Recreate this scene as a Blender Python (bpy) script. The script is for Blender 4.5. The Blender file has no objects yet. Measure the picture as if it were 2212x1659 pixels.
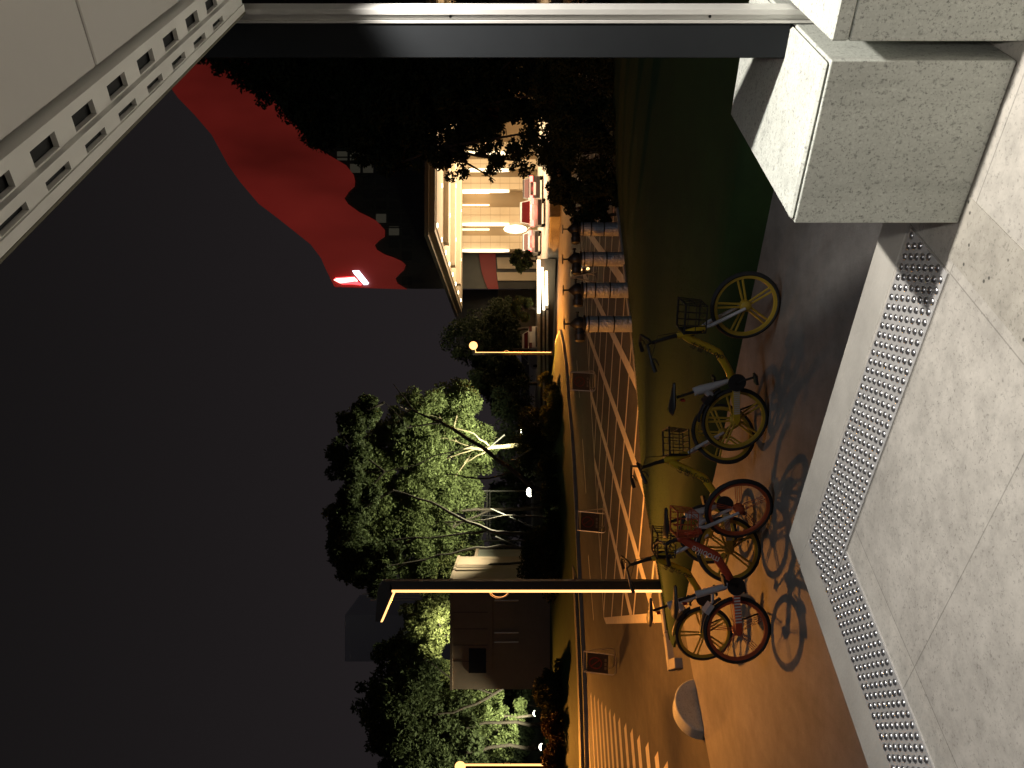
import bpy, bmesh, math, random
import numpy as np
from mathutils import Vector, Matrix, Quaternion
random.seed(7); RNG = np.random.default_rng(7)
R = math.radians; PI = math.pi
scene = bpy.context.scene
COL = scene.collection

# ------------------------------------------------------------------ camera, sky, exposure
EYE = 2.4
cam_d = bpy.data.cameras.new("camera"); cam = bpy.data.objects.new("camera", cam_d); COL.objects.link(cam)
cam_d.sensor_width = 36; cam_d.lens = 36 * 1788 / 2212; cam_d.clip_start = 0.05; cam_d.clip_end = 2000
cam_d.shift_x = -0.00407
# the phone was held sideways: the picture's left is up
cam.matrix_world = Matrix(((0, 1, 0, 0), (0, 0, -1, 0), (-1, 0, 0, EYE), (0, 0, 0, 1)))
scene.camera = cam
W = bpy.data.worlds.new("World"); scene.world = W; W.use_nodes = True
bg = W.node_tree.nodes["Background"]
bg.inputs[0].default_value = (0.0150, 0.0122, 0.0136, 1); bg.inputs[1].default_value = 1.0   # night sky lit by the city
wt = W.node_tree; wtc = wt.nodes.new("ShaderNodeTexCoord"); wsx = wt.nodes.new("ShaderNodeSeparateXYZ"); wt.links.new(wtc.outputs["Generated"], wsx.inputs[0])
wr = wt.nodes.new("ShaderNodeValToRGB"); wt.links.new(wsx.outputs["Z"], wr.inputs[0])
wr.color_ramp.elements[0].position = .0; wr.color_ramp.elements[0].color = (.0178, .0146, .0158, 1)
wr.color_ramp.elements[1].position = .55; wr.color_ramp.elements[1].color = (.0078, .0068, .0070, 1)
wt.links.new(wr.outputs[0], bg.inputs[0])
scene.view_settings.view_transform = 'Standard'; scene.view_settings.look = 'None'
scene.view_settings.exposure = 0.0; scene.view_settings.gamma = 1.0
scene.cycles.sample_clamp_indirect = 4.0
scene.cycles.max_bounces = 6; scene.cycles.diffuse_bounces = 3; scene.cycles.glossy_bounces = 3
scene.cycles.transparent_max_bounces = 6
scene.cycles.caustics_reflective = False; scene.cycles.caustics_refractive = False

# light levels (watts)
P_DOWN, P_DOWN2 = 430, 75
P_FILL = 230          # unseen fill light added behind the viewer, above the porch
P_STREET = 3600
P_CANOPY = 3400
P_FLOOD = 5400
C_STREET = (1.0, 0.35, 0.052)
C_WARM = (1.0, 0.94, 0.85)
C_HOTEL = (1.0, 0.76, 0.48)
C_FLOOD = (1.0, 1.0, 0.66)

# ------------------------------------------------------------------ helpers
def at(u, v, d):
    """point seen at column u, row v of the upright view, d metres ahead"""
    return Vector(((u - 829.5) / 1788 * d, d, EYE - (v - 1115) / 1788 * d))
def G(u, v, z=0.0):
    return at(u, v, 1788 * (EYE - z) / (v - 1115))
BA = R(-38.0)                     # the platform's own axes: x' to the right and nearer, y' to the right and farther
CA, SA = math.cos(BA), math.sin(BA)
def F(x, y, z=0.0):
    return Vector((CA * x - SA * y, SA * x + CA * y, z))

class MB:
    def __init__(s): s.v = []; s.f = []; s.m = []
    def add(s, vs, fs, mi=0):
        o = len(s.v); s.v += [tuple(p) for p in vs]; s.f += [tuple(i + o for i in f) for f in fs]; s.m += [mi] * len(fs); return s
    def box(s, c, h, rot=None, mi=0):
        vs = [Vector((sx * h[0], sy * h[1], sz * h[2])) for sx in (-1, 1) for sy in (-1, 1) for sz in (-1, 1)]
        if rot is not None:
            if not hasattr(rot, 'to_4x4'): rot = Matrix.Rotation(rot, 3, 'Z')
            vs = [rot @ p for p in vs]
        c = Vector(c); vs = [p + c for p in vs]
        return s.add(vs, [(0, 1, 3, 2), (4, 6, 7, 5), (0, 4, 5, 1), (2, 3, 7, 6), (0, 2, 6, 4), (1, 5, 7, 3)], mi)
    def b2(s, lo, hi, mi=0):
        return s.box([(a + b) / 2 for a, b in zip(lo, hi)], [abs(b - a) / 2 for a, b in zip(lo, hi)], None, mi)
    def prism(s, poly, z0, z1, mi=0):
        n = len(poly)
        vs = [(p[0], p[1], z0) for p in poly] + [(p[0], p[1], z1) for p in poly]
        fs = [tuple(range(n - 1, -1, -1)), tuple(range(n, 2 * n))] + [(i, (i + 1) % n, n + (i + 1) % n, n + i) for i in range(n)]
        return s.add(vs, fs, mi)
    def slab(s, pts, off, mi=0):
        """planar polygon in space, thickened by the vector off"""
        n = len(pts); off = Vector(off); pts = [Vector(p) for p in pts]
        fs = [tuple(range(n)), tuple(range(2 * n - 1, n - 1, -1))] + [(i, n + i, n + (i + 1) % n, (i + 1) % n) for i in range(n)]
        return s.add(pts + [p + off for p in pts], fs, mi)
    def tube(s, pts, r, n=8, cap=True, mi=0, closed=False, flat=1.0, up=None):
        pts = [Vector(p) for p in pts]; k = len(pts)
        rs = list(r) if hasattr(r, '__len__') else [r] * k
        ring = []; prev = None
        for i, p in enumerate(pts):
            if closed: t = pts[(i + 1) % k] - pts[i - 1]
            else: t = pts[min(i + 1, k - 1)] - pts[max(i - 1, 0)]
            t.normalize()
            if prev is None:
                a = Vector(up) if up is not None else (Vector((0, 0, 1)) if abs(t.z) < .9 else Vector((1, 0, 0)))
                x = (a - t * a.dot(t)).normalized()
            else:
                x = prev - t * prev.dot(t)
                x = x.normalized() if x.length > 1e-6 else t.orthogonal().normalized()
            prev = x; y = t.cross(x)
            ring.append([p + x * (rs[i] * math.cos(2 * PI * j / n)) + y * (rs[i] * flat * math.sin(2 * PI * j / n)) for j in range(n)])
        vs = [q for rg in ring for q in rg]; fs = []
        for i in range(k if closed else k - 1):
            for j in range(n):
                a, b = i * n, ((i + 1) % k) * n
                fs.append((a + j, a + (j + 1) % n, b + (j + 1) % n, b + j))
        if cap and not closed:
            fs += [tuple(range(n - 1, -1, -1)), tuple(range((k - 1) * n, k * n))]
        return s.add(vs, fs, mi)
    def bar(s, a, b, r, n=8, mi=0): return s.tube([a, b], r, n, True, mi)
    def lathe(s, prof, n=24, c=(0, 0, 0), axis='Z', mi=0, a0=0, a1=2 * PI):
        full = abs(a1 - a0 - 2 * PI) < 1e-6; m = n if full else n + 1; vs = []
        for (r, z) in prof:
            for j in range(m):
                t = a0 + (a1 - a0) * j / n; x, y = r * math.cos(t), r * math.sin(t)
                p = (x, y, z) if axis == 'Z' else ((x, z, y) if axis == 'Y' else (z, x, y))
                vs.append((p[0] + c[0], p[1] + c[1], p[2] + c[2]))
        fs = []
        for i in range(len(prof) - 1):
            for j in range(n if full else n):
                j2 = (j + 1) % m
                if not full and j + 1 >= m: continue
                fs.append((i * m + j, i * m + j2, (i + 1) * m + j2, (i + 1) * m + j))
        if full and prof[0] != prof[-1]:
            if prof[0][0] > 1e-6: fs.append(tuple(range(m - 1, -1, -1)))
            if prof[-1][0] > 1e-6: fs.append(tuple(range((len(prof) - 1) * m, len(prof) * m)))
        return s.add(vs, fs, mi)
    def ball(s, c, r, sc=(1, 1, 1), n=12, mi=0):
        k = max(5, n // 2)
        prof = [(max(0.0005, r * math.sin(PI * i / k)), -r * math.cos(PI * i / k)) for i in range(k + 1)]
        o = len(s.v); s.lathe(prof, n, (0, 0, 0), 'Z', mi)
        for i in range(o, len(s.v)):
            p = s.v[i]; s.v[i] = (p[0] * sc[0] + c[0], p[1] * sc[1] + c[1], p[2] * sc[2] + c[2])
        return s
    def mesh(s, name, mats, smooth=False):
        me = bpy.data.meshes.new(name); me.from_pydata(s.v, [], s.f)
        for m in (mats if isinstance(mats, (list, tuple)) else [mats]): me.materials.append(m)
        me.polygons.foreach_set('material_index', s.m)
        bm = bmesh.new(); bm.from_mesh(me); bmesh.ops.recalc_face_normals(bm, faces=bm.faces); bm.to_mesh(me); bm.free()
        if smooth:
            me.polygons.foreach_set('use_smooth', [True] * len(me.polygons)); me.set_sharp_from_angle(angle=R(38))
        me.update(); return me
    def build(s, name, mats, parent=None, smooth=True):
        o = bpy.data.objects.new(name, s.mesh(name, mats, smooth)); COL.objects.link(o)
        if parent: o.parent = parent
        return o
def bevel(o, w, seg=2):
    m = o.modifiers.new("bevel", 'BEVEL'); m.width = w; m.segments = seg; m.limit_method = 'ANGLE'; m.angle_limit = R(40)
    return o
def tag(o, label, cat, group=None, kind=None):
    if label: o["label"] = label
    if cat: o["category"] = cat
    if group: o["group"] = group
    if kind: o["kind"] = kind
    return o
def struct(o): o["kind"] = "structure"; return o
def empty(name, loc, label, cat, rz=0.0, group=None):
    o = bpy.data.objects.new(name, None); o.empty_display_size = .2; COL.objects.link(o)
    o.location = loc; o.rotation_euler = (0, 0, rz); return tag(o, label, cat, group)
def kids(o): return [c for c in bpy.data.objects if c.parent == o]
def copy_tree(o, parent=None):
    c = o.copy(); COL.objects.link(c)
    if parent: c.parent = parent
    for ch in kids(o): copy_tree(ch, c)
    return c
def lamp(name, kind, loc, power, color, parent=None, size=.1, target=None, spot=None, blend=.3, sy=None):
    l = bpy.data.lights.new(name, kind); l.energy = power; l.color = color
    o = bpy.data.objects.new(name, l); COL.objects.link(o); o.location = loc
    if kind == 'AREA':
        l.shape = 'RECTANGLE'; l.size = size; l.size_y = sy or size
    else: l.shadow_soft_size = size
    if spot: l.spot_size = R(spot); l.spot_blend = blend
    if target is not None:
        o.rotation_euler = (Vector(target) - Vector(loc)).to_track_quat('-Z', 'Y').to_euler()
    if parent:
        o.parent = parent
    return o

# ------------------------------------------------------------------ materials
def M(name, col, rough=.6, metal=0.0, emit=None, es=0.0, var=0.0, vscale=6.0, bump=0.0, bscale=60.0, col2=None, spec=.5, coat=0.0, nosample=False):
    m = bpy.data.materials.new(name); m.use_nodes = True; nt = m.node_tree; b = nt.nodes["Principled BSDF"]
    b.inputs["Base Color"].default_value = (*col, 1); b.inputs["Roughness"].default_value = rough
    b.inputs["Metallic"].default_value = metal; b.inputs["Specular IOR Level"].default_value = spec
    if coat: b.inputs["Coat Weight"].default_value = coat; b.inputs["Coat Roughness"].default_value = .15
    if emit: b.inputs["Emission Color"].default_value = (*emit, 1); b.inputs["Emission Strength"].default_value = es
    if nosample: m.cycles.emission_sampling = 'NONE'
    if var or bump or col2:
        tc = nt.nodes.new("ShaderNodeTexCoord")
    if var or col2:
        n = nt.nodes.new("ShaderNodeTexNoise"); n.inputs["Scale"].default_value = vscale; n.inputs["Detail"].default_value = 6; n.inputs["Roughness"].default_value = .65
        nt.links.new(tc.outputs["Object"], n.inputs["Vector"])
        r = nt.nodes.new("ShaderNodeValToRGB"); nt.links.new(n.outputs["Fac"], r.inputs[0])
        c2 = col2 or tuple(min(1, c * (1 + var)) for c in col); c1 = col if col2 else tuple(c * (1 - var) for c in col)
        r.color_ramp.elements[0].position = .32; r.color_ramp.elements[1].position = .68
        r.color_ramp.elements[0].color = (*c1, 1); r.color_ramp.elements[1].color = (*c2, 1)
        nt.links.new(r.outputs[0], b.inputs["Base Color"])
    if bump:
        n2 = nt.nodes.new("ShaderNodeTexNoise"); n2.inputs["Scale"].default_value = bscale; n2.inputs["Detail"].default_value = 4
        nt.links.new(tc.outputs["Object"], n2.inputs["Vector"])
        bp = nt.nodes.new("ShaderNodeBump"); bp.inputs["Strength"].default_value = bump; bp.inputs["Distance"].default_value = .02
        nt.links.new(n2.outputs["Fac"], bp.inputs["Height"]); nt.links.new(bp.outputs[0], b.inputs["Normal"])
    return m
def mixmul(nt, a, bsock, fac=1.0, blend='MULTIPLY'):
    x = nt.nodes.new("ShaderNodeMix"); x.data_type = 'RGBA'; x.blend_type = blend; x.inputs[0].default_value = fac
    nt.links.new(a, x.inputs[6]); nt.links.new(bsock, x.inputs[7]); return x.outputs[2]
def ramp(nt, sock, stops):
    r = nt.nodes.new("ShaderNodeValToRGB"); nt.links.new(sock, r.inputs[0]); e = r.color_ramp.elements
    while len(e) < len(stops): e.new(.5)
    for k, (p, c) in enumerate(stops):
        e[k].position = p; e[k].color = (c, c, c, 1) if not hasattr(c, '__len__') else (*c, 1)
    return r.outputs[0]
def noise(nt, vec, scale, detail=4, rough=.6):
    n = nt.nodes.new("ShaderNodeTexNoise"); n.inputs["Scale"].default_value = scale; n.inputs["Detail"].default_value = detail; n.inputs["Roughness"].default_value = rough
    nt.links.new(vec, n.inputs["Vector"]); return n.outputs["Fac"]
def granite_mat(name, base, rough=.55):
    m = M(name, base, rough); nt = m.node_tree; b = nt.nodes["Principled BSDF"]
    tc = nt.nodes.new("ShaderNodeTexCoord"); v = tc.outputs["Object"]
    c = ramp(nt, noise(nt, v, 3, 5), [(.3, tuple(x * .86 for x in base)), (.7, tuple(min(1, x * 1.08) for x in base))])
    mp = nt.nodes.new("ShaderNodeMapping"); mp.inputs["Scale"].default_value = (9, 9, 1.2); nt.links.new(v, mp.inputs[0])
    c = mixmul(nt, c, ramp(nt, noise(nt, mp.outputs[0], 1.0, 5, .7), [(.30, .80), (.50, 1.0)]))
    c = mixmul(nt, c, ramp(nt, noise(nt, v, 55, 3, .7), [(.34, .60), (.43, 1.0)]))
    c = mixmul(nt, c, ramp(nt, noise(nt, v, 130, 2, .7), [(.33, .52), (.42, 1.0)]))
    c = mixmul(nt, c, ramp(nt, noise(nt, v, 90, 2, .6), [(.55, 1.0), (.66, 1.13)]))
    nt.links.new(c, b.inputs["Base Color"])
    bp = nt.nodes.new("ShaderNodeBump"); bp.inputs["Strength"].default_value = .15; bp.inputs["Distance"].default_value = .004
    nt.links.new(noise(nt, v, 140, 3), bp.inputs["Height"]); nt.links.new(bp.outputs[0], b.inputs["Normal"])
    return m
def paving_mat(name, base, bw, bh, ox, oy, joint=.58, mortar=.003):
    m = M(name, base, .62); nt = m.node_tree; b = nt.nodes["Principled BSDF"]
    tc = nt.nodes.new("ShaderNodeTexCoord"); v = tc.outputs["Object"]
    mp = nt.nodes.new("ShaderNodeMapping"); mp.inputs["Location"].default_value = (ox, oy, 0); nt.links.new(v, mp.inputs[0])
    br = nt.nodes.new("ShaderNodeTexBrick"); br.offset = 0.0; br.inputs["Scale"].default_value = 1; br.inputs["Brick Width"].default_value = bw; br.inputs["Row Height"].default_value = bh
    br.inputs["Mortar Size"].default_value = mortar; br.inputs["Mortar Smooth"].default_value = .3
    br.inputs["Color1"].default_value = (1, 1, 1, 1); br.inputs["Color2"].default_value = (.84, .84, .85, 1); br.inputs["Mortar"].default_value = (joint, joint, joint, 1)
    nt.links.new(mp.outputs[0], br.inputs["Vector"])
    c = ramp(nt, noise(nt, v, 1.6, 6, .7), [(.28, tuple(x * .74 for x in base)), (.72, tuple(min(1, x * 1.12) for x in base))])
    c = mixmul(nt, c, ramp(nt, noise(nt, v, 11, 6, .75), [(.30, .78), (.58, 1.04)]))
    c = mixmul(nt, c, ramp(nt, noise(nt, v, 75, 2, .7), [(.31, .66), (.42, 1.0)]))
    c = mixmul(nt, c, ramp(nt, noise(nt, v, 28, 4, .7), [(.30, .84), (.42, 1.0), (.62, 1.0), (.75, 1.10)]))
    c = mixmul(nt, c, br.outputs["Color"])
    nt.links.new(c, b.inputs["Base Color"])
    bp = nt.nodes.new("ShaderNodeBump"); bp.inputs["Strength"].default_value = .12; bp.inputs["Distance"].default_value = .006
    nt.links.new(noise(nt, v, 60, 4), bp.inputs["Height"]); nt.links.new(bp.outputs[0], b.inputs["Normal"])
    return m
def asphalt_mat(name, base, rough=.6, streak=.2):
    m = M(name, base, rough); nt = m.node_tree; b = nt.nodes["Principled BSDF"]
    tc = nt.nodes.new("ShaderNodeTexCoord"); v = tc.outputs["Object"]
    mp = nt.nodes.new("ShaderNodeMapping"); mp.inputs["Rotation"].default_value = (0, 0, R(38)); mp.inputs["Scale"].default_value = (1.0, .16, 1); nt.links.new(v, mp.inputs[0])
    c = ramp(nt, noise(nt, v, .45, 5, .6), [(.3, tuple(x * (1 - streak) for x in base)), (.7, tuple(x * (1 + streak) for x in base))])
    c = mixmul(nt, c, ramp(nt, noise(nt, v, 4, 6, .75), [(.3, .72), (.7, 1.12)]))
    c = mixmul(nt, c, ramp(nt, noise(nt, mp.outputs[0], 2.2, 5, .65), [(.32, .78), (.66, 1.12)]))  # stretched noise paints reflective streaks into the colour
    c = mixmul(nt, c, ramp(nt, noise(nt, v, 110, 3, .7), [(.3, .75), (.7, 1.2)]))
    nt.links.new(c, b.inputs["Base Color"])
    bp = nt.nodes.new("ShaderNodeBump"); bp.inputs["Strength"].default_value = .35; bp.inputs["Distance"].default_value = .006
    nt.links.new(noise(nt, v, 90, 3), bp.inputs["Height"]); nt.links.new(bp.outputs[0], b.inputs["Normal"])
    return m
def leaf_mat(name, c1, c2, trans=.3):
    m = M(name, c1, .75, spec=.2); nt = m.node_tree; b = nt.nodes["Principled BSDF"]
    tc = nt.nodes.new("ShaderNodeTexCoord")
    c = ramp(nt, noise(nt, tc.outputs["Object"], 1.3, 4, .8), [(.3, c1), (.7, c2)]); nt.links.new(c, b.inputs["Base Color"])
    t = nt.nodes.new("ShaderNodeBsdfTranslucent"); nt.links.new(c, t.inputs[0])
    mx = nt.nodes.new("ShaderNodeMixShader"); mx.inputs[0].default_value = trans
    nt.links.new(b.outputs[0], mx.inputs[1]); nt.links.new(t.outputs[0], mx.inputs[2])
    nt.links.new(mx.outputs[0], nt.nodes["Material Output"].inputs[0]); return m

m_gran = granite_mat("granite", (.50, .52, .48))
m_pave = paving_mat("platform_paving", (.55, .52, .47), 1.3, .69, 1.46 + .0, -1.80)
m_stone = M("edge_stone", (.46, .44, .40), .6, var=.12, vscale=4, bump=.1)
m_plaza = asphalt_mat("plaza_ground", (.225, .212, .20), .55)
m_road = asphalt_mat("road_asphalt", (.085, .078, .072), .7, .3)
m_paint = M("road_paint", (.78, .72, .60), .6, var=.12, vscale=5)
m_kerb = M("kerb_stone", (.32, .31, .29), .65, var=.15, vscale=3, bump=.15)
m_soil = M("dark_soil", (.05, .045, .035), .9, var=.3, vscale=3)
m_grass = M("grass", (.016, .041, .005), .85, var=.22, vscale=1.5, bump=.25, bscale=70)
m_blade = leaf_mat("grass_blade", (.016, .042, .005), (.020, .048, .007), .3)
m_steel = M("stud_steel", (.50, .50, .52), .28, .9)
m_plate = M("plate_steel", (.56, .55, .54), .30, .25, var=.10, vscale=9)
m_alu = M("aluminium", (.72, .71, .68), .38, .6, var=.05, vscale=5)
m_white = M("white_coated_metal", (.62, .60, .56), .5, var=.06, vscale=3)
m_slot = M("dark_slot", (.012, .012, .012), .8)
m_ceil = M("ceiling_panel", (.46, .435, .405), .6, var=.04, vscale=2)
m_dkcol = M("dark_cladding", (.013, .0145, .0165), .6, .0, spec=.12, var=.10, vscale=2)
m_black = M("black_plastic", (.016, .016, .017), .45)
m_blackm = M("black_metal", (.014, .013, .013), .5)
m_tyre = M("tyre_rubber", (.018, .018, .019), .75, bump=.3, bscale=120)
m_yel = M("yellow_paint", (.52, .34, .012), .4, coat=.25, var=.05)
m_yelw = M("yellow_rim", (.42, .28, .03), .5, var=.06)
m_org = M("orange_paint", (.50, .065, .025), .4, coat=.25, var=.06)
m_orgw = M("orange_rim", (.42, .085, .03), .5, var=.06)
m_silver = M("silver_paint", (.55, .56, .60), .4, .25)
m_whitep = M("white_print", (.72, .70, .68), .6)
m_foil = M("foil_wrap", (.50, .53, .60), .34, .6, bump=1.0, bscale=30)
m_bark = M("bark", (.040, .030, .022), .85, var=.3, vscale=6, bump=.5)
m_barkl = M("lit_bark", (.22, .18, .11), .8, var=.25, vscale=6, bump=.4)  # paler copy of the bark, flood light painted into the colour
m_leaf = leaf_mat("leaf_green", (.070, .088, .032), (.13, .155, .060), .4)
m_leafy = leaf_mat("leaf_yellow_green", (.085, .095, .03), (.14, .15, .055), .35)
m_leafd = leaf_mat("leaf_unlit", (.018, .027, .014), (.034, .045, .02), .2)  # darker leaf copy, shade put into the colour for unlit trees
m_leafm = leaf_mat("leaf_dim", (.040, .052, .022), (.075, .092, .038), .35)  # dimmer leaf copy, weaker light put into the colour of less lit trees
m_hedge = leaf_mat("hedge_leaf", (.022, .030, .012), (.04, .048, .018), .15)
m_led = M("led_strip", (.8, .5, .2), .5, emit=(1.0, .48, .16), es=2.5)
m_ledw = M("led_white", (.9, .9, .85), .5, emit=(1.0, .80, .50), es=9.0, nosample=True)
m_tubel = M("light_tube", (.9, .85, .75), .5, emit=(1.0, .72, .36), es=4.5, nosample=True)
m_tile = M("wall_tile", (.62, .53, .40), .4, var=.05, vscale=1)
m_tan = M("tan_panel", (.32, .24, .15), .5)
m_cceil = M("canopy_soffit", (.60, .52, .40), .6)
m_fascia = M("canopy_fascia", (.20, .17, .12), .5, .3)
m_tower = M("tower_cladding", (.035, .037, .036), .3, .3, var=.25, vscale=.3)
m_win = M("tower_window", (.02, .022, .022), .12, .0, var=.2)
m_winl = M("dim_lit_window", (.06, .06, .05), .3, emit=(.55, .50, .36), es=.035, nosample=True)
m_red = M("glowing_red_cladding", (.12, .014, .010), .5, emit=(1.0, .080, .060), es=.085, nosample=True)  # cladding glows by emission in place of light on the facade
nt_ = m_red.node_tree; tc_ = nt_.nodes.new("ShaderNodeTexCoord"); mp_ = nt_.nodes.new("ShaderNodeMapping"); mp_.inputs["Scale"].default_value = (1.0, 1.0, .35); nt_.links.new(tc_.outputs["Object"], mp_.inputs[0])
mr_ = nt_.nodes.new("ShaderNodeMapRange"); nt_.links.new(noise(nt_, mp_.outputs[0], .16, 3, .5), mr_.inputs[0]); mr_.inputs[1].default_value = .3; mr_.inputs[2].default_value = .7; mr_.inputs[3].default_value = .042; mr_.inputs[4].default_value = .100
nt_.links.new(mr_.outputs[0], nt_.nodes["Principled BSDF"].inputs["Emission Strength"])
m_logor = M("sign_red", (.5, .02, .02), .5, emit=(1.0, .05, .06), es=4.0, nosample=True)
m_logow = M("sign_white", (.8, .8, .9), .5, emit=(.80, .82, 1.0), es=4.0, nosample=True)
m_logop = M("sign_pink", (.8, .6, .6), .5, emit=(1.0, .50, .42), es=4.0, nosample=True)
m_conc = M("booth_wall", (.26, .18, .13), .75, var=.12, vscale=.9, bump=.1)
m_glassd = M("dark_glass", (.012, .012, .012), .15)
m_carw = M("white_car_paint", (.62, .60, .57), .3, coat=.6)
m_carg = M("silver_car_paint", (.42, .42, .44), .3, .4, coat=.6)
m_card = M("dark_car_paint", (.06, .05, .05), .3, .3, coat=.6)
m_tail = M("tail_lamp", (.5, .02, .02), .3, emit=(1.0, .12, .09), es=7.0, nosample=True)
m_plateb = M("number_plate", (.6, .6, .6), .5)
m_signp = M("sign_panel", (.022, .016, .016), .6)
m_signl = M("sign_lettering", (.10, .09, .08), .6)
m_signr = M("sign_ring", (.10, .012, .011), .6)
m_tubeg = M("galvanised_tube", (.55, .52, .48), .35, .7)
m_fixt = M("flood_fixture", (.05, .05, .05), .5)
m_floodl = M("flood_lens", (.9, .9, .8), .5, emit=(1.0, .98, .78), es=14.0, nosample=True)
m_rail = M("shelter_paint", (.05, .046, .04), .6)
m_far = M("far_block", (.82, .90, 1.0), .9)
m_amber = M("amber_reflector", (.7, .4, .1), .3, emit=(1.0, .60, .22), es=3.0, nosample=True)

# ------------------------------------------------------------------ ground, road, plaza
o = MB().prism([(-260, -60), (300, -60), (300, 420), (-260, 420)], -.30, -.20).build("ground", m_soil, smooth=False); struct(o)
o = MB().prism([(-70, 4), (34, -10), (60, 30), (60, 120), (-30, 120), (-70, 60)], -.199, -.03).build("road", m_road, smooth=False); struct(o)
RZ = -.03
# plaza: everything between the platform and the road kerb
pl = [F(-1.35 - 4.85 - .0, 8.2), F(-6.2, -14), F(18, -14), F(18, 8.2)]
pl = [F(-10.03, 7.45), F(-10.03, -14), F(18, -14), F(18, 7.55)]
o = MB().prism(pl, -.18, 0.0).build("plaza", m_plaza, smooth=False); struct(o)
# lawn: a low mound, steep on the near side
near = [(-4.02, 12.62), (-3.35, 11.95), (-2.45, 11.25), (-1.0, 9.92), (.53, 8.72), (1.28, 8.12), (3.6, 6.3), (6, 4.4), (14, -1.8)]
far = [(-3.85, 12.95), (-2.52, 14.0), (-.18, 15.75), (2.2, 17.6), (3.65, 18.7), (6.5, 21.0), (9.5, 23.4), (12, 25.4), (30, 39.6)]
def lerp(a, b, t): return a + (b - a) * t
NL, NC = 8, 14
rows = []
def resample(pl_, n):
    L = [0]
    for a, b in zip(pl_, pl_[1:]): L.append(L[-1] + math.dist(a, b))
    out = []
    for i in range(n):
        s_ = L[-1] * i / (n - 1); k = max(j for j in range(len(L)) if L[j] <= s_ + 1e-9); k = min(k, len(pl_) - 2)
        t = (s_ - L[k]) / (L[k + 1] - L[k]); out.append((lerp(pl_[k][0], pl_[k + 1][0], t), lerp(pl_[k][1], pl_[k + 1][1], t)))
    return out
NN = 60
nr, fr = [], []
tt = [ (i / (NN - 1)) ** 1.5 for i in range(NN)]
def on(pl_, t):
    k = min(int(t * (len(pl_) - 1)), len(pl_) - 2); f_ = t * (len(pl_) - 1) - k
    return (lerp(pl_[k][0], pl_[k + 1][0], f_), lerp(pl_[k][1], pl_[k + 1][1], f_))
prof = [(0, -.15), (.01, .04), (.05, .18), (.11, .29), (.22, .34), (.5, .36), (2, .37)]
verts = []; faces = []; ncol = len(prof) + 5
LAWN = []
for t in tt:
    a, b = Vector(on(near, t)), Vector(on(far, t)); w = (b - a).length; dr = (b - a) / max(w, 1e-6)
    amp = min(1.0, w / 4.5); line = []
    for s_, h in prof:
        s2 = min(s_, w * .45); q = a + dr * s2; line.append((q.x, q.y, h * amp if h > 0 else h))
    for g in (.55, .70, .85, .97, 1.0):
        q = a + dr * max(w * g, min(2, w * .45) + .001 * g); line.append((q.x, q.y, lerp(.37, .06, max(0, (g - .5) / .5)) * amp if g < .98 else .05))
    LAWN.append(line)
for line in LAWN: verts += line
for i in range(NN - 1):
    for j in range(ncol - 1):
        faces.append((i * ncol + j, i * ncol + j + 1, (i + 1) * ncol + j + 1, (i + 1) * ncol + j))
o = MB().add(verts, faces).build("lawn", m_grass); struct(o)
# grass blades on the lawn that faces the viewer
def blades(name, n, pick, h0=.008, h1=.018):
    vs = np.zeros((n * 3, 3)); 
    for i in range(n):
        p = pick(); a = random.uniform(0, 2 * PI); h = random.uniform(h0, h1); w = h * .14
        dx, dy = math.cos(a) * w, math.sin(a) * w; lx, ly = random.gauss(0, h * .35), random.gauss(0, h * .35)
        vs[3 * i] = (p[0] - dx, p[1] - dy, p[2] - .01); vs[3 * i + 1] = (p[0] + dx, p[1] + dy, p[2] - .01); vs[3 * i + 2] = (p[0] + lx, p[1] + ly, p[2] + h)
    me = bpy.data.meshes.new(name); me.from_pydata(vs.tolist(), [], [(3 * i, 3 * i + 1, 3 * i + 2) for i in range(n)]); me.materials.append(m_blade)
    o = bpy.data.objects.new(name, me); COL.objects.link(o); return o
def pick_lawn():
    while True:
        i = random.randrange(0, 40); j = random.randrange(5, ncol - 2); f1, f2 = random.random(), random.random()
        a = Vector(LAWN[i][j]).lerp(Vector(LAWN[i + 1][j]), f1); b = Vector(LAWN[i][j + 1]).lerp(Vector(LAWN[i + 1][j + 1]), f1)
        p = a.lerp(b, f2)
        if p.x < 5 and p.y < 20: return p
tag(blades("lawn_grass", 45000, pick_lawn), "short green grass covering the lawn mound behind the bicycles", "grass", kind="stuff")
# kerb along the road side of the lawn, ending beside the plaza
def kerb(name, pts, w, z0, z1, side=1):
    mb = MB()
    for a, b in zip(pts, pts[1:]):
        a, b = Vector(a), Vector(b); t = (b - a).normalized(); n = Vector((-t.y, t.x)) * w * side
        L = (b - a).length; k = max(1, round(L / 1.0))
        for i in range(k):
            p = a + t * (L * i / k + .004); q = a + t * (L * (i + 1) / k - .004)
            mb.prism([p, q, q + n, p + n], z0, z1)
    return mb.build(name, m_kerb, smooth=False)
struct(bevel(kerb("lawn_kerb", [(-4.32, 12.62)] + [(p[0] - .05, p[1] + .06) for p in far], .16, -.15, .07), .012))
struct(bevel(kerb("plaza_kerb", [(-4.32, 12.5), (-4.14, 12.06)], .15, -.15, .09), .012))

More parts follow.
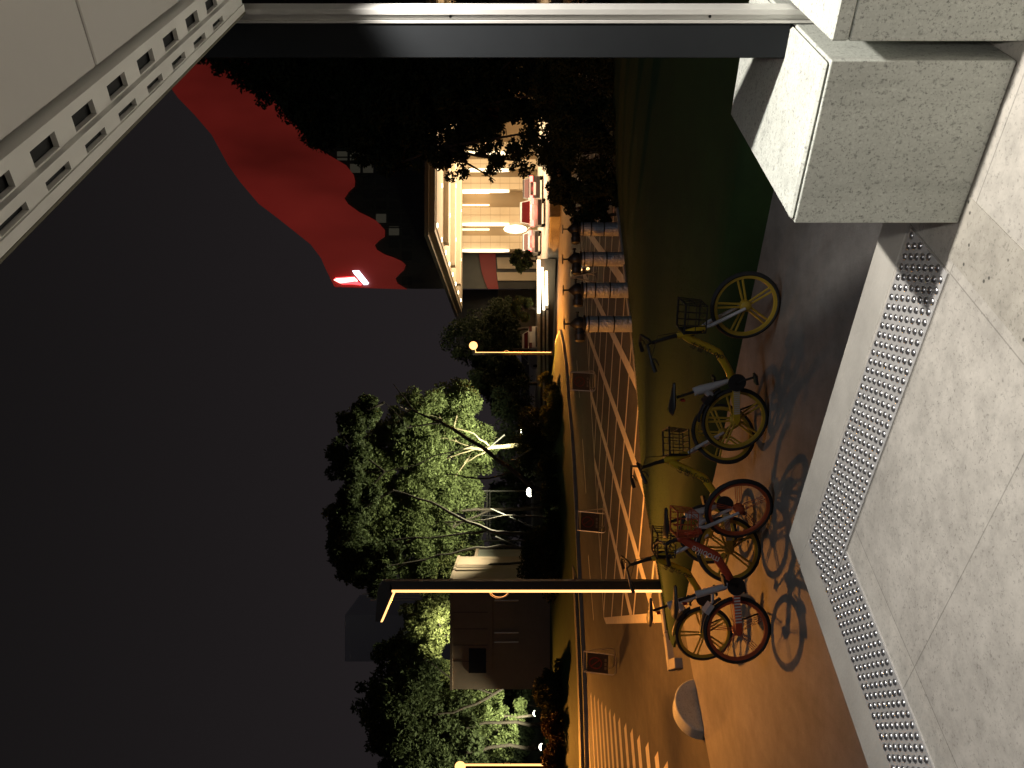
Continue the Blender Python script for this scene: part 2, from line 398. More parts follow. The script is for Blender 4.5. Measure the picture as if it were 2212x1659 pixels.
# painted markings
def strip(mb, a, b, w, z=RZ + .004):
    a, b = Vector((a[0], a[1])), Vector((b[0], b[1])); t = (b - a).normalized(); n = Vector((-t.y, t.x)) * w / 2
    mb.add([(*(a - n), z), (*(b - n), z), (*(b + n), z), (*(a + n), z)], [(0, 1, 2, 3)])
def Gz(u, v): p = G(u, v, RZ); return (p.x, p.y)
edge_n = [Gz(337, 1443), Gz(1059, 1366)]           # near edge of the box, along the kerb
P0, P1 = Vector(Gz(325, 1305)), Vector(Gz(939, 1268)); rd = (P1 - P0).normalized()
farL = [P0, P0 + rd * 44]
Q0 = Vector((-4.0, 13.35)); qd = Vector((.79, .613)).normalized()
def clip(p, d):
    """where a line leaves the hatched box (between near edge Q and far edge P)"""
    def hit(o_, e):
        den = d.x * e.y - d.y * e.x
        w = o_ - p; return (w.x * e.y - w.y * e.x) / den
    t1, t2 = hit(Q0, qd), hit(P0, rd); return p + d * t1, p + d * t2
mb = MB()
td = Vector((.29, .957)).normalized(); nd = Vector((-.88, .47)).normalized()
e0 = Vector(Gz(325, 1305)); e1 = Vector(Gz(325, 1444)); ed = (e1 - e0)
def cross(p, d, o_, e):
    den = d.x * e.y - d.y * e.x; w = o_ - p; return (w.x * e.y - w.y * e.x) / den
for k in range(-3, 16):
    p = Vector((.40 + k * 1.70, 18.0)); ts = sorted([cross(p, td, Q0, qd), cross(p, td, P0, rd)]); a, b = p + td * ts[0], p + td * ts[1]
    if ed.x * (b - e0).y - ed.y * (b - e0).x < 0: continue
    if ed.x * (a - e0).y - ed.y * (a - e0).x < 0: a = p + td * cross(p, td, e0, ed)
    strip(mb, a, b, .27, RZ + .008)
o = mb.build("hatch_marking", m_paint, smooth=False); struct(o)
mb = MB()
nn = Vector((.467, .884))
for k in range(-2, 22):
    c = 12.85 + 1.47 * k; p = nn * c
    ta = cross(p, nd, Q0, qd); tb_ = cross(p, nd, P0, rd); te = cross(p, nd, e0, ed)
    if te <= ta: continue
    t1 = min(tb_, te)
    if t1 - ta < .4: continue
    strip(mb, p + nd * ta, p + nd * t1, .14, RZ + .004)
strip(mb, Q0 + qd * .3, Q0 + qd * 44, .12, RZ + .006)
strip(mb, farL[0], farL[1], .12, RZ + .006)
o = mb.build("hatch_line_marking", m_paint, smooth=False); struct(o)
mb = MB(); q = [Gz(325, 1305), Gz(311, 1310), Gz(314.5, 1446), Gz(338, 1442)]
mb.add([(*p, RZ + .012) for p in q], [(0, 1, 2, 3)])
o = mb.build("stop_bar_marking", m_paint, smooth=False); struct(o)
mb = MB()
for a, b in ((Gz(710, 1258.5), Gz(594, 1266)), (Gz(459, 1271), Gz(320, 1282.6)), (Gz(880, 1246), Gz(800, 1252))): strip(mb, a, b, .13)
o = mb.build("lane_marking", m_paint, smooth=False); struct(o)
mb = MB(); zs = [(165, 1267), (156, 1272), (146, 1278.5), (133, 1286), (118.5, 1295), (102, 1304), (87, 1314), (69, 1325.5), (49, 1339.5), (28, 1355), (8, 1372)]
zz = [(250, 970), (290, 990), (322, 1015), (355, 1045), (387, 1075), (422, 1110), (460, 1145), (500, 1180), (545, 1225), (600, 1275), (657, 1325), (720, 1385), (797, 1450), (882, 1535), (967, 1625)]
rdir = Vector((.79, .613)).normalized()
for i, (a, b) in enumerate(zz):
    v_, y_ = (2200 + .4364 * a) / 1.8228, (2300 + .4364 * b) / 1.8228
    p = Vector(Gz(1659 - y_, v_)); strip(mb, p, p - rdir * 5.0, .42)
o = mb.build("crosswalk_marking", m_paint, smooth=False); struct(o)

# far kerb and the planted bank beyond it
KB = [(-30, 22), (-12.7, 27.6), (-11.55, 28.0), (-10.5, 28.5), (-9.63, 28.9), (-7.7, 30.4), (-4.85, 32.6), (-3.33, 33.7), (-2.03, 35.0), (-.62, 37.2), (.96, 39.0), (2.1, 41.3), (2.9, 44.0), (2.7, 47.5), (1.6, 54), (-4, 72), (-20, 96)]
struct(kerb("far_kerb", KB, .18, -.15, .10))
def offs(d):
    out = []
    for i, p in enumerate(KB):
        a, b = Vector(KB[max(i - 1, 0)]), Vector(KB[min(i + 1, len(KB) - 1)]); t = (b - a).normalized(); n = Vector((-t.y, t.x))
        out.append(Vector(p) + n * d)
    return out
bank = [(0.17, .10), (.9, .16), (2.2, .34), (3.6, .60), (5.2, .85)]
verts = []; faces = []; nk = len(KB)
for d, z in bank: verts += [(p.x, p.y, z) for p in offs(d)]
for j in range(len(bank) - 1):
    for i in range(nk - 1): faces.append((j * nk + i, j * nk + i + 1, (j + 1) * nk + i + 1, (j + 1) * nk + i))
rim = [(p.x, p.y, .85) for p in offs(5.2)]
verts += rim + [(-90, 40, .9), (-90, 140, .9), (-30, 140, .9)]; base = len(bank) * nk
faces.append(tuple([base + i for i in range(nk)] + [base + nk + 2, base + nk + 1, base + nk]))
o = MB().add(verts, faces).build("far_lawn", m_grass); struct(o)
mb = MB(); sw = [(-13.6, 28.75), (-11.8, 29.6), (-9.8, 31.0), (-8.3, 32.3), (-6.9, 33.2), (-7.3, 31.35), (-8.8, 30.1), (-9.6, 29.5), (-11.5, 28.45), (-13.4, 27.75)]
o = MB().prism(sw, .05, .21).build("far_sidewalk", m_plaza, smooth=False); struct(o)

# ------------------------------------------------------------------ platform
KX, KY = -3.444, 3.06           # its corner in platform axes
def frame_obj(name, mb, mats, parent=None, z=0.0, smooth=True):
    o = mb.build(name, mats, parent, smooth); o.rotation_euler = (0, 0, BA); o.location = (0, 0, z); return o
o = frame_obj("platform", MB().b2((KX, -9, -.2), (7, KY, .9)), m_pave, smooth=False); struct(o); bevel(o, .012)
# darker joint-edged border stones along the two open sides
mb = MB()
mb.b2((KX - .012, KY - .20, .80), (-1.30, KY + .012, .9035)); mb.b2((KX - .012, -9, .80), (KX + .20, KY - .204, .9035))
o = frame_obj("platform_edge", mb, m_stone, smooth=False); struct(o); bevel(o, .008)

m_pit = paving_mat("pitted_stone", (.50, .47, .41), 9, .9, 0, 0, .6)
nt_ = m_pit.node_tree; tc_ = nt_.nodes.new("ShaderNodeTexCoord"); vo_ = nt_.nodes.new("ShaderNodeTexVoronoi"); vo_.inputs["Scale"].default_value = 22; nt_.links.new(tc_.outputs["Object"], vo_.inputs["Vector"])
b_ = nt_.nodes["Principled BSDF"]; c_ = mixmul(nt_, b_.inputs["Base Color"].links[0].from_socket, ramp(nt_, vo_.outputs["Distance"], [(.10, .22), (.17, 1.0)])); nt_.links.new(c_, b_.inputs["Base Color"])
o = frame_obj("pitted_strip", MB().b2((-1.42, -4, .80), (-1.195, 2.54, .9025)), m_pit, smooth=False); struct(o)
# tactile warning strips: steel plates with domes
def studs(mb, x0, x1, y0, y1, along_x):
    px, py = .0445, .0405
    prof = [(.0148, 0), (.0140, .003), (.0110, .0060), (.0060, .0078), (.0005, .0084)]
    L, Wd = (x1 - x0, y1 - y0) if along_x else (y1 - y0, x1 - x0)
    nL, nW = int(L / px), int(Wd / py)
    for i in range(nL):
        for j in range(nW):
            l = (i + .5) * L / nL + (0.25 if j % 2 else -.25) * L / nL; w = (j + .5) * Wd / nW
            x, y = (x0 + l, y0 + w) if along_x else (x0 + w, y0 + l)
            mb.lathe(prof, 10, (x, y, .907), 'Z', 0)
t = empty("tactile_strip", F(-2.4, 2.66, .9), "studded steel tactile strip running from the platform corner to the granite plinth", "tactile strip", BA, "steel tactile strips")
mb = MB().b2((KX + .20, 2.494, .896), (-1.463, 2.832, .907)); o = mb.build("plate", m_plate, t, False)
mb2 = MB(); studs(mb2, KX + .21, -1.47, 2.50, 2.826, True); o2 = mb2.build("stud_field", m_steel, t)
for q in (o, o2): q.matrix_parent_inverse = Matrix.Rotation(BA, 4, 'Z').inverted() @ Matrix.Identity(4); q.data.transform(Matrix.Translation((2.4, -2.66, -.9))); q.matrix_parent_inverse = Matrix.Identity(4)
t = empty("tactile_strip", F(-3.07, 0, .9), "studded steel tactile strip along the left platform edge, crossed by a lamp glint", "tactile strip", BA, "steel tactile strips")
mb = MB().b2((KX + .20, -4.5, .896), (KX + .538, 2.490, .907)); o = mb.build("plate", m_plate, t, False)
mb2 = MB(); studs(mb2, KX + .206, KX + .532, -1.6, 2.486, False); o2 = mb2.build("stud_field", m_steel, t)
for q in (o, o2): q.data.transform(Matrix.Translation((3.07, 0, -.9)))

# granite plinth and its neighbour
t = empty("granite_plinth", F(-1.03, 3.0, .9), "speckled granite plinth with a sunken top edge and dark post standing on it", "plinth", BA)
mb = MB().b2((-1.296, 2.543, .903), (-.761, 3.545, 1.458)); mb.b2((-1.296, 3.065, -.0), (-.761, 3.545, .902))
o = mb.build("plinth_body", m_gran, t, False); bevel(o, .004)
o2 = MB().b2((-1.288, 2.551, 1.458), (-.769, 3.537, 1.474)).build("plinth_cap", m_gran, t, False); bevel(o2, .010, 1)
for q in (o, o2): q.data.transform(Matrix.Translation((1.03, -3.0, -.9)))
t = empty("granite_wall", F(.0, 3.0, .9), "speckled granite wall block at the right edge beside the plinth", "wall", BA)
mb = MB().b2((-.706, 2.543, .903), (1.2, 3.545, 1.418)); o = mb.build("wall_body", m_gran, t, False); bevel(o, .004)
o2 = MB().b2((-.706, 2.543, 1.421), (1.2, 3.545, 1.474)).build("coping", m_gran, t, False); bevel(o2, .006, 1)
for q in (o, o2): q.data.transform(Matrix.Translation((0, -3.0, -.9)))
# dark post on the plinth
mb = MB().b2((-.872, 2.94, 1.4745), (-.758, 3.14, 4.2)); o = mb.build("dark_post", m_dkcol, smooth=False); o.rotation_euler = (0, 0, BA); bevel(o, .004)
tag(o, "dark grey clad post rising from the granite plinth beside the aluminium frame", "post")
# aluminium door frame: jamb in the gap, slotted head track along the ceiling edge
t = empty("door_frame", F(-.733, 2.97, .905), "pale aluminium door frame with slotted head track under the ceiling", "door frame", BA)
mb = MB(); x0, x1 = -.756, -.712; yF = 2.935
mb.b2((x0, yF + .012, .905), (x1, yF + .075, 3.46))
mb.b2((x0, yF, .905), (x0 + .008, yF + .0118, 3.46)); mb.b2((x1 - .016, yF - .004, .905), (x1, yF + .0118, 3.46))
o = mb.build("jamb", m_alu, t, False)
o3 = MB()
for zz_ in (1.75, 2.62): o3.lathe([(.005, 0), (.004, -.004), (.0005, -.005)], 10, ((x0 + x1) / 2 - .004, yF + .0115, zz_), 'Y')
o3 = o3.build("screw", m_slot, t)
mb = MB(); ZB = 3.30; y0_, y1_ = -4.0, 2.925
def band(a0, a1, z, h=.05): mb.b2((-a1, y0_, z), (-a0, y1_, z + h))
band(.585, .607, ZB + .004); band(.6485, .668, ZB - .004)
band(.694, .7155, ZB - .001)
band(.6965, .7155, ZB + .0495, .12)
def slotted(a0, a1, z, s0, sl, pitch):
    y = y1_ - .001; first = y1_ - .22
    cuts = []
    k = first
    while k > y0_ + .3: cuts.append((k - sl, k)); k -= pitch
    e = (a1 - a0) * .08; hi = y1_
    for c0, c1 in cuts:
        mb.b2((-a1, c1, z), (-a0, hi, z + .012)); mb.b2((-a1, c0, z), (-a1 + e, c1, z + .012)); mb.b2((-a0 - e, c0, z), (-a0, c1, z + .012)); hi = c0
    mb.b2((-a1, y0_, z), (-a0, hi, z + .012))
slotted(.607, .6485, ZB + .012, 0, .105, .185); slotted(.668, .694, ZB + .004, 0, .105, .185)
o2 = mb.build("head_track", m_white, t, False)
o4 = MB().b2((-.6935, y0_, ZB + .020), (-.6685, y1_, ZB + .03)).b2((-.648, y0_, ZB + .030), (-.6075, y1_, ZB + .04)).build("slot_shade", m_slot, t, False)  # dark sheets stand in for the shade inside the slots
o5 = MB().b2((-.7225, y0_, ZB - .002), (-.7165, y1_, ZB + .12)).build("edge_seal", M("edge_seal", (.10, .09, .06), .7), t, False)
inv = Matrix.Translation(-Vector((-.733, 2.97, .905)))
for q in (o, o2, o3, o4, o5): q.data.transform(inv)
# ceiling panels
mb = MB()
for (ya, yb) in ((1.884, 3.4), (.60, 1.876), (-.70, .592), (-2.0, -.708), (-5, -2.008)):
    for (xa, xb) in ((-.575, 1.2), (1.208, 4.5)):
        mb.b2((xa, ya, ZB + .03), (xb, yb, ZB + .07))
o = frame_obj("ceiling", mb, m_ceil, smooth=False); struct(o); bevel(o, .003, 1)
o = frame_obj("ceiling_slab", MB().b2((-.72, -5, ZB + .18), (5, 3.5, ZB + .5)), m_slot, smooth=False); struct(o)
# recessed downlights of the porch (out of view to the right and behind)
lamp("porch_downlight", 'SPOT', (1.50, 2.12, ZB - .02), P_DOWN, C_WARM, size=.035, target=(1.50, 2.12, 0), spot=128, blend=.3)
lamp("porch_downlight", 'SPOT', (.35, .55, ZB - .02), P_DOWN2, C_WARM, size=.04, target=(.35, .55, 0), spot=128, blend=.35)

lamp("fill_light", 'AREA', F(2.0, .6, 12.5), P_FILL, (.92, .95, 1.0), size=6, target=(0, 8.5, 0), sy=2.0)  # unseen panel added for soft grey fill on plaza and bicycles
# half-disc stone at the plaza edge
o = MB(); n = 28; prof_ = [(.375 * math.cos(PI * i / n), .345 * math.sin(PI * i / n)) for i in range(n + 1)]
vs = [(-.12, p[0], p[1]) for p in prof_] + [(.12, p[0], p[1]) for p in prof_]; k = n + 1
fs = [tuple(range(k)), tuple(range(2 * k - 1, k - 1, -1))] + [(i, k + i, k + (i + 1) % k, (i + 1) % k) for i in range(k)]
o.add(vs, fs); o = o.build("stone_half_disc", m_gran); o.location = (-4.30, 10.95, -.03); o.rotation_euler = (0, 0, BA); bevel(o, .018)
tag(o, "grey half-disc stone block standing on edge where the plaza meets the road", "stone block")

# ------------------------------------------------------------------ street lamps
def street_lamp(loc, sx, label, power, tilt=.36, depth=0.0, aim=(0, 0), cone=165, blend=.35, head=0, H=4.52, back=0):
    t = empty("street_lamp", loc, label, "street lamp", 0, "angular street lamps with glowing strips")
    w = .085
    MB().b2((-w, -.07, 0), (w, .07, H)).build("pole", m_blackm, t, False)
    MB().b2((-.15, -.14, -.02), (.15, .14, .03)).build("base_plate", m_blackm, t, False)
    L = .46; tip = Vector((sx * (w + L), depth, H + L * tilt))
    q = [(sx * -w, -.07, H), (sx * w, -.07, H - .05), (tip.x, tip.y - .07, tip.z - .02), (tip.x - sx * .01, tip.y - .07, tip.z + .06), (sx * w * .6, -.07, H + .19), (sx * -w, -.07, H + .12)]
    arm = MB().slab(q, (0, .14, 0)).build("arm", m_blackm, t, False)
    strip_ = MB().b2((sx * w, -.078, .06), (sx * (w - .036), -.0705, H - .03)).build("led_strip", m_led, t, False)
    strip2 = MB().b2((sx * (w + .0005), -.060, .06), (sx * (w + .006), .03, H - .06)).build("led_strip", m_led, t, False)
    d = Vector((sx * L, depth, L * tilt + .03)).normalized()
    a = Vector((sx * w, -.075, H - .052)); b = Vector((tip.x, tip.y - .075, tip.z - .022))
    dn = Vector((0, 0, -.028))
    MB().slab([a, b, b + dn, a + dn], (0, .15, 0)).build("arm_light", m_led, t, False)
    if head: MB().ball((tip.x - sx * .12, tip.y - .10, tip.z - .02), head, (1, .5, 1), 16).build("glare_ball", m_led, t)  # glowing ball stands in for the glare around the lamp tip
    ring = [(sx * (w + .10 * math.sin(PI * i / 8)), -.02, 2.52 + .14 * (1 - math.cos(PI * i / 8))) for i in range(9)]
    MB().tube(ring, .016, 6).build("bracket_ring", m_tubeg, t)
    lp = Vector((tip.x - sx * .15, depth * .7, H + .06))
    l = lamp("lamp_light", 'SPOT', lp, power, C_STREET, t, .10, lp + Vector((aim[0], aim[1], -1)), cone, blend)
    if back: lamp("lamp_light", 'SPOT', lp, power * back, C_STREET, t, .10, lp + Vector((.95, 1.0, -1)), 88, .6)  # second spot added in this lamp to brighten road and hydrants
    return t
street_lamp((-3.13, 12.85, .0), -1, "nearest street lamp with lit strip, on the lawn tip behind the bicycles", P_STREET, aim=(-.26, .06), cone=152, blend=.8, H=4.35, back=.40)
street_lamp((1.78, 48.4, .30), 1, "far street lamp with a glare ball at its tip beside the hotel driveway", P_STREET * 7.5, .12, -.85, aim=(.2, -.95), cone=132, blend=.5, head=.24)
street_lamp((-15.98, 34.6, .12), 1, "street lamp at the left edge behind the crosswalk", P_STREET * 2.6, .12, -.85, aim=(.55, -1.05), cone=124, blend=.5, head=.22)

# ------------------------------------------------------------------ hydrants wrapped in foil
def hydrant(loc, rz, label):
    t = empty("fire_hydrant", loc, label, "hydrant", rz, "foil wrapped hydrants in a row")
    prof = [(.175, -.1)]
    for i in range(30):
        z = .02 + i * .0345; r = .158 + RNG.uniform(-.0025, .0025)
        prof.append((r, z))
    prof += [(.13, 1.07)]
    mb = MB(); mb.lathe(prof, 20)
    for i in range(len(mb.v)):
        x, y, z = mb.v[i]; s = 1 + RNG.uniform(-.02, .02); mb.v[i] = (x * s, y * s, z)
    mb.build("foil_jacket", m_foil, t, False)
    for z in (.50, .80, .985): MB().lathe([(.156, z), (.168, z + .004), (.168, z + .024), (.156, z + .028)], 18).build("strap", m_blackm, t)
    MB().lathe([(.13, 1.06), (.175, 1.065), (.175, 1.10), (.135, 1.11), (.15, 1.17), (.125, 1.25), (.07, 1.31), (.03, 1.35), (.02, 1.36)], 18).build("valve_body", m_black, t)
    MB().lathe([(.016, 1.34), (.016, 1.46)], 10).build("stem", m_black, t)
    MB().lathe([(.02, 1.455), (.105, 1.458), (.11, 1.468), (.105, 1.478), (.02, 1.482)], 16).build("hand_wheel", m_black, t)
    mb = MB().lathe([(.075, 0), (.075, .10), (.092, .105), (.092, .135), (.085, .15), (.085, .21), (.06, .225)], 16, (0, 0, 0), 'X')
    for i in range(len(mb.v)): x, y, z = mb.v[i]; mb.v[i] = (-x * 1.15 - .09, y * 1.2 - .02, z * 1.2 + 1.17)
    mb.build("outlet_cap", m_black, t)
    mb = MB().lathe([(.022, 0), (.022, .09), (.035, .092), (.035, .12)], 10, (0, 0, 0), 'X')
    for i in range(len(mb.v)): x, y, z = mb.v[i]; mb.v[i] = (x + .12, y, z + 1.21)
    mb.build("drain_cock", m_black, t)
    return t
for (u, vt, d), lb in zip(((959, 1217, 16.0), (1032, 1215, 17.0), (1099, 1214, 18.1), (1164, 1214, 19.2)),
                          ("foil wrapped hydrant nearest the handlebar of the right yellow bicycle", "second foil wrapped hydrant from the lamp, between two others",
                           "third foil wrapped hydrant, right of the lit barrier", "rightmost foil wrapped hydrant, half behind the dark bush")):
    p = at(u, vt, d); h = hydrant((p.x, p.y, p.z - 1.482), R(8), lb)

# ------------------------------------------------------------------ folding no-parking signs on the road
def a_sign(loc, rz, label, w=.56, h=.78):
    t = empty("folding_sign", loc, label, "barrier sign", rz, "folding no parking signs on the road")
    lean = .17
    def loop(sgn):
        p = []
        c = .09
        bot = [(-w / 2, 0, h), (-w / 2, 0, c)] + [(-w / 2 + c * (1 - math.cos(a)), 0, c - c * math.sin(a)) for a in (PI / 6, PI / 3, PI / 2)] + \
              [(w / 2 - c * (1 - math.cos(a)), 0, c - c * math.sin(a)) for a in (PI / 2, PI / 3, PI / 6)] + [(w / 2, 0, c), (w / 2, 0, h)]
        return [(x, sgn * lean * (1 - z / h), z + .014) for x, _, z in bot]
    MB().tube(loop(-1), .014, 8).build("front_frame", m_tubeg, t); MB().tube(loop(1), .014, 8).build("rear_frame", m_tubeg, t)
    MB().bar((-w / 2 - .02, 0, h), (w / 2 + .02, 0, h), .016).build("hinge_bar", m_tubeg, t)
    def P(x, z, o_=0): return (x, -lean * (1 - z / h) - .004 - o_, z)
    MB().slab([P(-w / 2 + .02, .20), P(w / 2 - .02, .20), P(w / 2 - .02, h - .08), P(-w / 2 + .02, h - .08)], (0, .008, 0)).build("panel", m_signp, t, False)
    ringp = [P(.145 * math.cos(2 * PI * i / 20), .50 + .145 * math.sin(2 * PI * i / 20), .008) for i in range(20)]
    s = MB().tube(ringp, .016, 6, closed=True); s.bar(P(-.09, .60, .008), P(.09, .40, .008), .013)
    s.build("prohibition_symbol", m_signr, t)
    s = MB()
    for x in (-.16, -.05, .06): s.slab([P(x, .235, .003), P(x + .08, .235, .003), P(x + .08, .285, .003), P(x, .285, .003)], (0, .004, 0))
    s.build("lettering", m_signl, t, False); return t
p = G(836, 1287, RZ); a_sign(p, R(-14), "folding sign beyond the hatched box, nearest the far street lamp")
p = G(534, 1309, RZ); a_sign(p, R(-16), "folding sign in the middle of the road, above the orange bicycle", .56, .76)
p = G(230, 1330, RZ); a_sign(p, R(-12), "folding sign left of the near lamp post, by the crosswalk", .54, .78)
p = G(1068, 1290, RZ); t = a_sign(p, R(58), "folding sign with three amber reflectors made to glow between the foil hydrants", .50, .80)
for z in (.28, .50, .72): MB().ball((.05, -.11 * (1 - z / .8) - .06, z), .05, n=10).build("glowing_reflector", m_amber, t)  # reflector dots given emission in place of returned light

# ------------------------------------------------------------------ bicycles
def text_mesh(s, size, mat):
    c = bpy.data.curves.new("lettering", 'FONT'); c.body = s; c.size = size; c.extrude = .0012; c.align_x = 'CENTER'; c.align_y = 'CENTER'
    tmp = bpy.data.objects.new("lettering", c); COL.objects.link(tmp); bpy.context.view_layer.update()
    me = bpy.data.meshes.new_from_object(tmp.evaluated_get(bpy.context.evaluated_depsgraph_get())); bpy.data.objects.remove(tmp)
    me.materials.clear(); me.materials.append(mat); return me
def wheel(name, parent, hub, rim, style, steer=0.0):
    w = bpy.data.objects.new(name, None); w.empty_display_size = .1; COL.objects.link(w); w.parent = parent; w.location = hub; w.rotation_euler = (0, 0, steer)
    mb = MB(); mb.lathe([(.288, -.018), (.300, -.024), (.314, -.018), (.322, -.006), (.322, .006), (.314, .018), (.300, .024), (.288, .018), (.288, -.018)], 48, axis='Y'); mb.build("tyre", m_tyre, w)
    mb = MB(); mb.lathe([(.288, -.016), (.262, -.013), (.256, 0), (.262, .013), (.288, .016), (.288, -.016)], 48, axis='Y')
    if style == 'mag':
        for k in range(5):
            a = 2 * PI * k / 5 + .3
            for s_ in (-1, 1):
                p0 = Vector((math.cos(a + s_ * .32) * .045, 0, math.sin(a + s_ * .32) * .045)); p1 = Vector((math.cos(a + s_ * .085) * .265, 0, math.sin(a + s_ * .085) * .265))
                mb.tube([p0, p1], [.011, .010], 6)
        mb.lathe([(.02, -.05), (.05, -.03), (.055, 0), (.05, .03), (.02, .05)], 16, axis='Y')
        mb.build("rim", rim, w)
    else:
        mb.build("rim", rim, w); sp = MB()
        for k in range(5):
            a = 2 * PI * k / 5 + .15
            for s_ in (-1.5, -.5, .5, 1.5):
                p0 = Vector((math.cos(a + s_ * .25) * .045, .02 * (1 if s_ > 0 else -1), math.sin(a + s_ * .25) * .045)); p1 = Vector((math.cos(a + s_ * .075) * .26, 0, math.sin(a + s_ * .075) * .26))
                sp.bar(p0, p1, .003, 5)
        sp.lathe([(.015, -.05), (.045, -.035), (.05, 0), (.045, .035), (.015, .05)], 16, axis='Y'); sp.build("spokes", m_orgw, w)
    return w
def bike(front, rear, label, kind, steer, crank_a, lean=0.0):
    f, r = Vector(front), Vector(rear); mid = (f + r) / 2; d = f - r
    t = empty("bicycle", (mid.x, mid.y, 0), label, "bicycle", math.atan2(d.y, d.x), "rental bicycles parked on the plaza")
    hw = d.length / 2; yel = kind == 'yellow'
    paint, rim = (m_yel, m_yelw) if yel else (m_org, m_orgw)
    t.rotation_euler.x = lean
    fh = Vector((hw, 0, .322)); rh = Vector((-hw, 0, .322))
    hb = Vector((hw - .215, 0, .70)); ht = Vector((hw - .275, 0, .93)) if yel else Vector((hw - .285, 0, .90))
    bend = Vector((hw - .52, 0, .47)); bb = Vector((hw - .71, 0, .36))
    ax = (ht - hb).normalized()
    # frame
    path = [hb.lerp(ht, .75), hb.lerp(ht, .62) + Vector((-.06, 0, -.04)), bend + Vector((.09, 0, .085)), bend + Vector((.03, 0, .035)), bend + Vector((-.05, 0, -.02)), bend + Vector((-.12, 0, -.06)), bb + Vector((-.02, 0, .01))]
    # smooth path
    sm = []
    for i in range(len(path) - 1):
        p0, p1, p2, p3 = path[max(i - 1, 0)], path[i], path[i + 1], path[min(i + 2, len(path) - 1)]
        for k in range(5):
            u = k / 5; sm.append(.5 * ((2 * p1) + (p2 - p0) * u + (2 * p0 - 5 * p1 + 4 * p2 - p3) * u * u + (3 * p1 - p0 - 3 * p2 + p3) * u ** 3))
    sm.append(path[-1])
    rr = .036 if yel else .040
    mb = MB().tube(sm, rr, 12, flat=.75, up=(0, 0, 1)); mb.tube([hb - ax * .03, hb + ax * .02, ht - ax * .02, ht], [.03, .034, .034, .026], 12)
    mb.lathe([(.045, -.045), (.045, .045)], 14, (bb.x, 0, bb.z), 'Y')
    mb.build("frame", paint, t)
    # lettering on the main tube, reading up towards the handlebar
    p1, p0 = hb.lerp(ht, .62) + Vector((-.10, 0, -.055)), bend + Vector((.04, 0, .04)); td_ = (p1 - p0).normalized()
    tm = text_mesh("ofo 小黄车" if yel else "mobike", .075 if yel else .095, m_black if yel else m_whitep)
    X = td_; Z = Vector((0, -1, 0)); Y = Z.cross(X)
    tm.transform(Matrix.Translation((p0 + p1) / 2 + Vector((0, -rr * .80, 0))) @ Matrix(((X.x, Y.x, Z.x, 0), (X.y, Y.y, Z.y, 0), (X.z, Y.z, Z.z, 0), (0, 0, 0, 1))))
    lo = bpy.data.objects.new("lettering", tm); COL.objects.link(lo); lo.parent = t
    # chain cover with stripes, one-sided rear arm
    cc = MB(); cdir = (rh - bb); cl = cdir.length; cdn = cdir.normalized(); cu = Vector((0, -1, 0)).cross(cdn); cu = cu if cu.z > 0 else -cu
    def CP(s_, h, y): return bb + cdn * s_ + cu * h + Vector((0, y, 0))
    cc.slab([CP(-.03, -.035, -.075), CP(cl - .02, -.030, -.075), CP(cl + .035, 0, -.075), CP(cl - .02, .030, -.075), CP(-.03, .035, -.075)], (0, .030, 0))
    cc.build("chain_cover", paint, t, False)
    st = MB(); n_ = 15 if yel else 12
    for i in range(n_):
        s_ = .02 + i * (cl - .10) / n_; ww = (cl - .10) / n_ * (.78 if yel else .5)
        st.slab([CP(s_, -.029, -.0775), CP(s_ + ww, -.029, -.0775), CP(s_ + ww, .029, -.0775), CP(s_, .029, -.0775)], (0, .002, 0))
    st.build("cover_stripe", M("stripe_print", (.50, .44, .36), .6) if yel else m_whitep, t, False)
    # seat tube, post, saddle
    stt = Vector((bb.x - .115, 0, .735)) if yel else Vector((bb.x - .10, 0, .72))
    mb = MB()
    if yel:
        mb.tube([bb + Vector((-.01, 0, .05)), bb.lerp(stt, .55), bb.lerp(stt, .8), stt], [.020, .038, .045, .040], 12)
        mb.tube([bb.lerp(stt, .72), bb.lerp(stt, .72) + Vector((-.07, 0, -.06)), Vector((rh.x + .27, 0, .60)), Vector((rh.x + .20, 0, .585))], [.045, .034, .014, .010], 8)
    else:
        mb.tube([bb + Vector((-.01, -.01, .04)), stt], [.030, .034], 12)
        mb.tube([bb.lerp(stt, .55), Vector((rh.x + .20, 0, .56))], [.016, .012], 8)
    mb.build("seat_tube", m_silver, t)
    sp = stt + Vector((-.055, 0, .16)); MB().bar(stt, sp, .014).build("seat_post", m_black, t)
    sd = MB(); segs = [(-.15, .085, .035), (-.12, .105, .045), (-.06, .100, .050), (0, .060, .042), (.07, .034, .034), (.13, .026, .028), (.145, .012, .015)]
    vs = []; k = 10
    for x, hwid, th in segs:
        for j in range(k):
            a = 2 * PI * j / k; vs.append((sp.x + x, hwid * math.cos(a), sp.z + .03 + (.012 if x < -.1 else 0) + th * .55 * math.sin(a)))
    fs = [(i * k + j, i * k + (j + 1) % k, (i + 1) * k + (j + 1) % k, (i + 1) * k + j) for i in range(len(segs) - 1) for j in range(k)] + [tuple(range(k - 1, -1, -1)), tuple(range((len(segs) - 1) * k, len(segs) * k))]
    sd.add(vs, fs); sd.build("saddle", m_black, t)
    # rear guard / lock
    gd = MB(); arc = [(rh.x + .345 * math.cos(a), 0, rh.z + .345 * math.sin(a)) for a in [R(x) for x in range(28, 100, 8)]]
    gd.tube(arc, .032, 8, flat=.35, up=(0, 1, 0)); gd.build("rear_mudguard", m_black, t)
    lk = MB().box((rh.x + .215, 0, .60), (.05, .055, .022), Matrix.Rotation(R(35), 3, 'Y')); lk.build("wheel_lock", m_black if yel else m_silver, t, False)
    # wheels
    wheel("rear_wheel", t, rh, rim, 'mag' if yel else 'spoke')
    sg = bpy.data.objects.new("steering", None); 
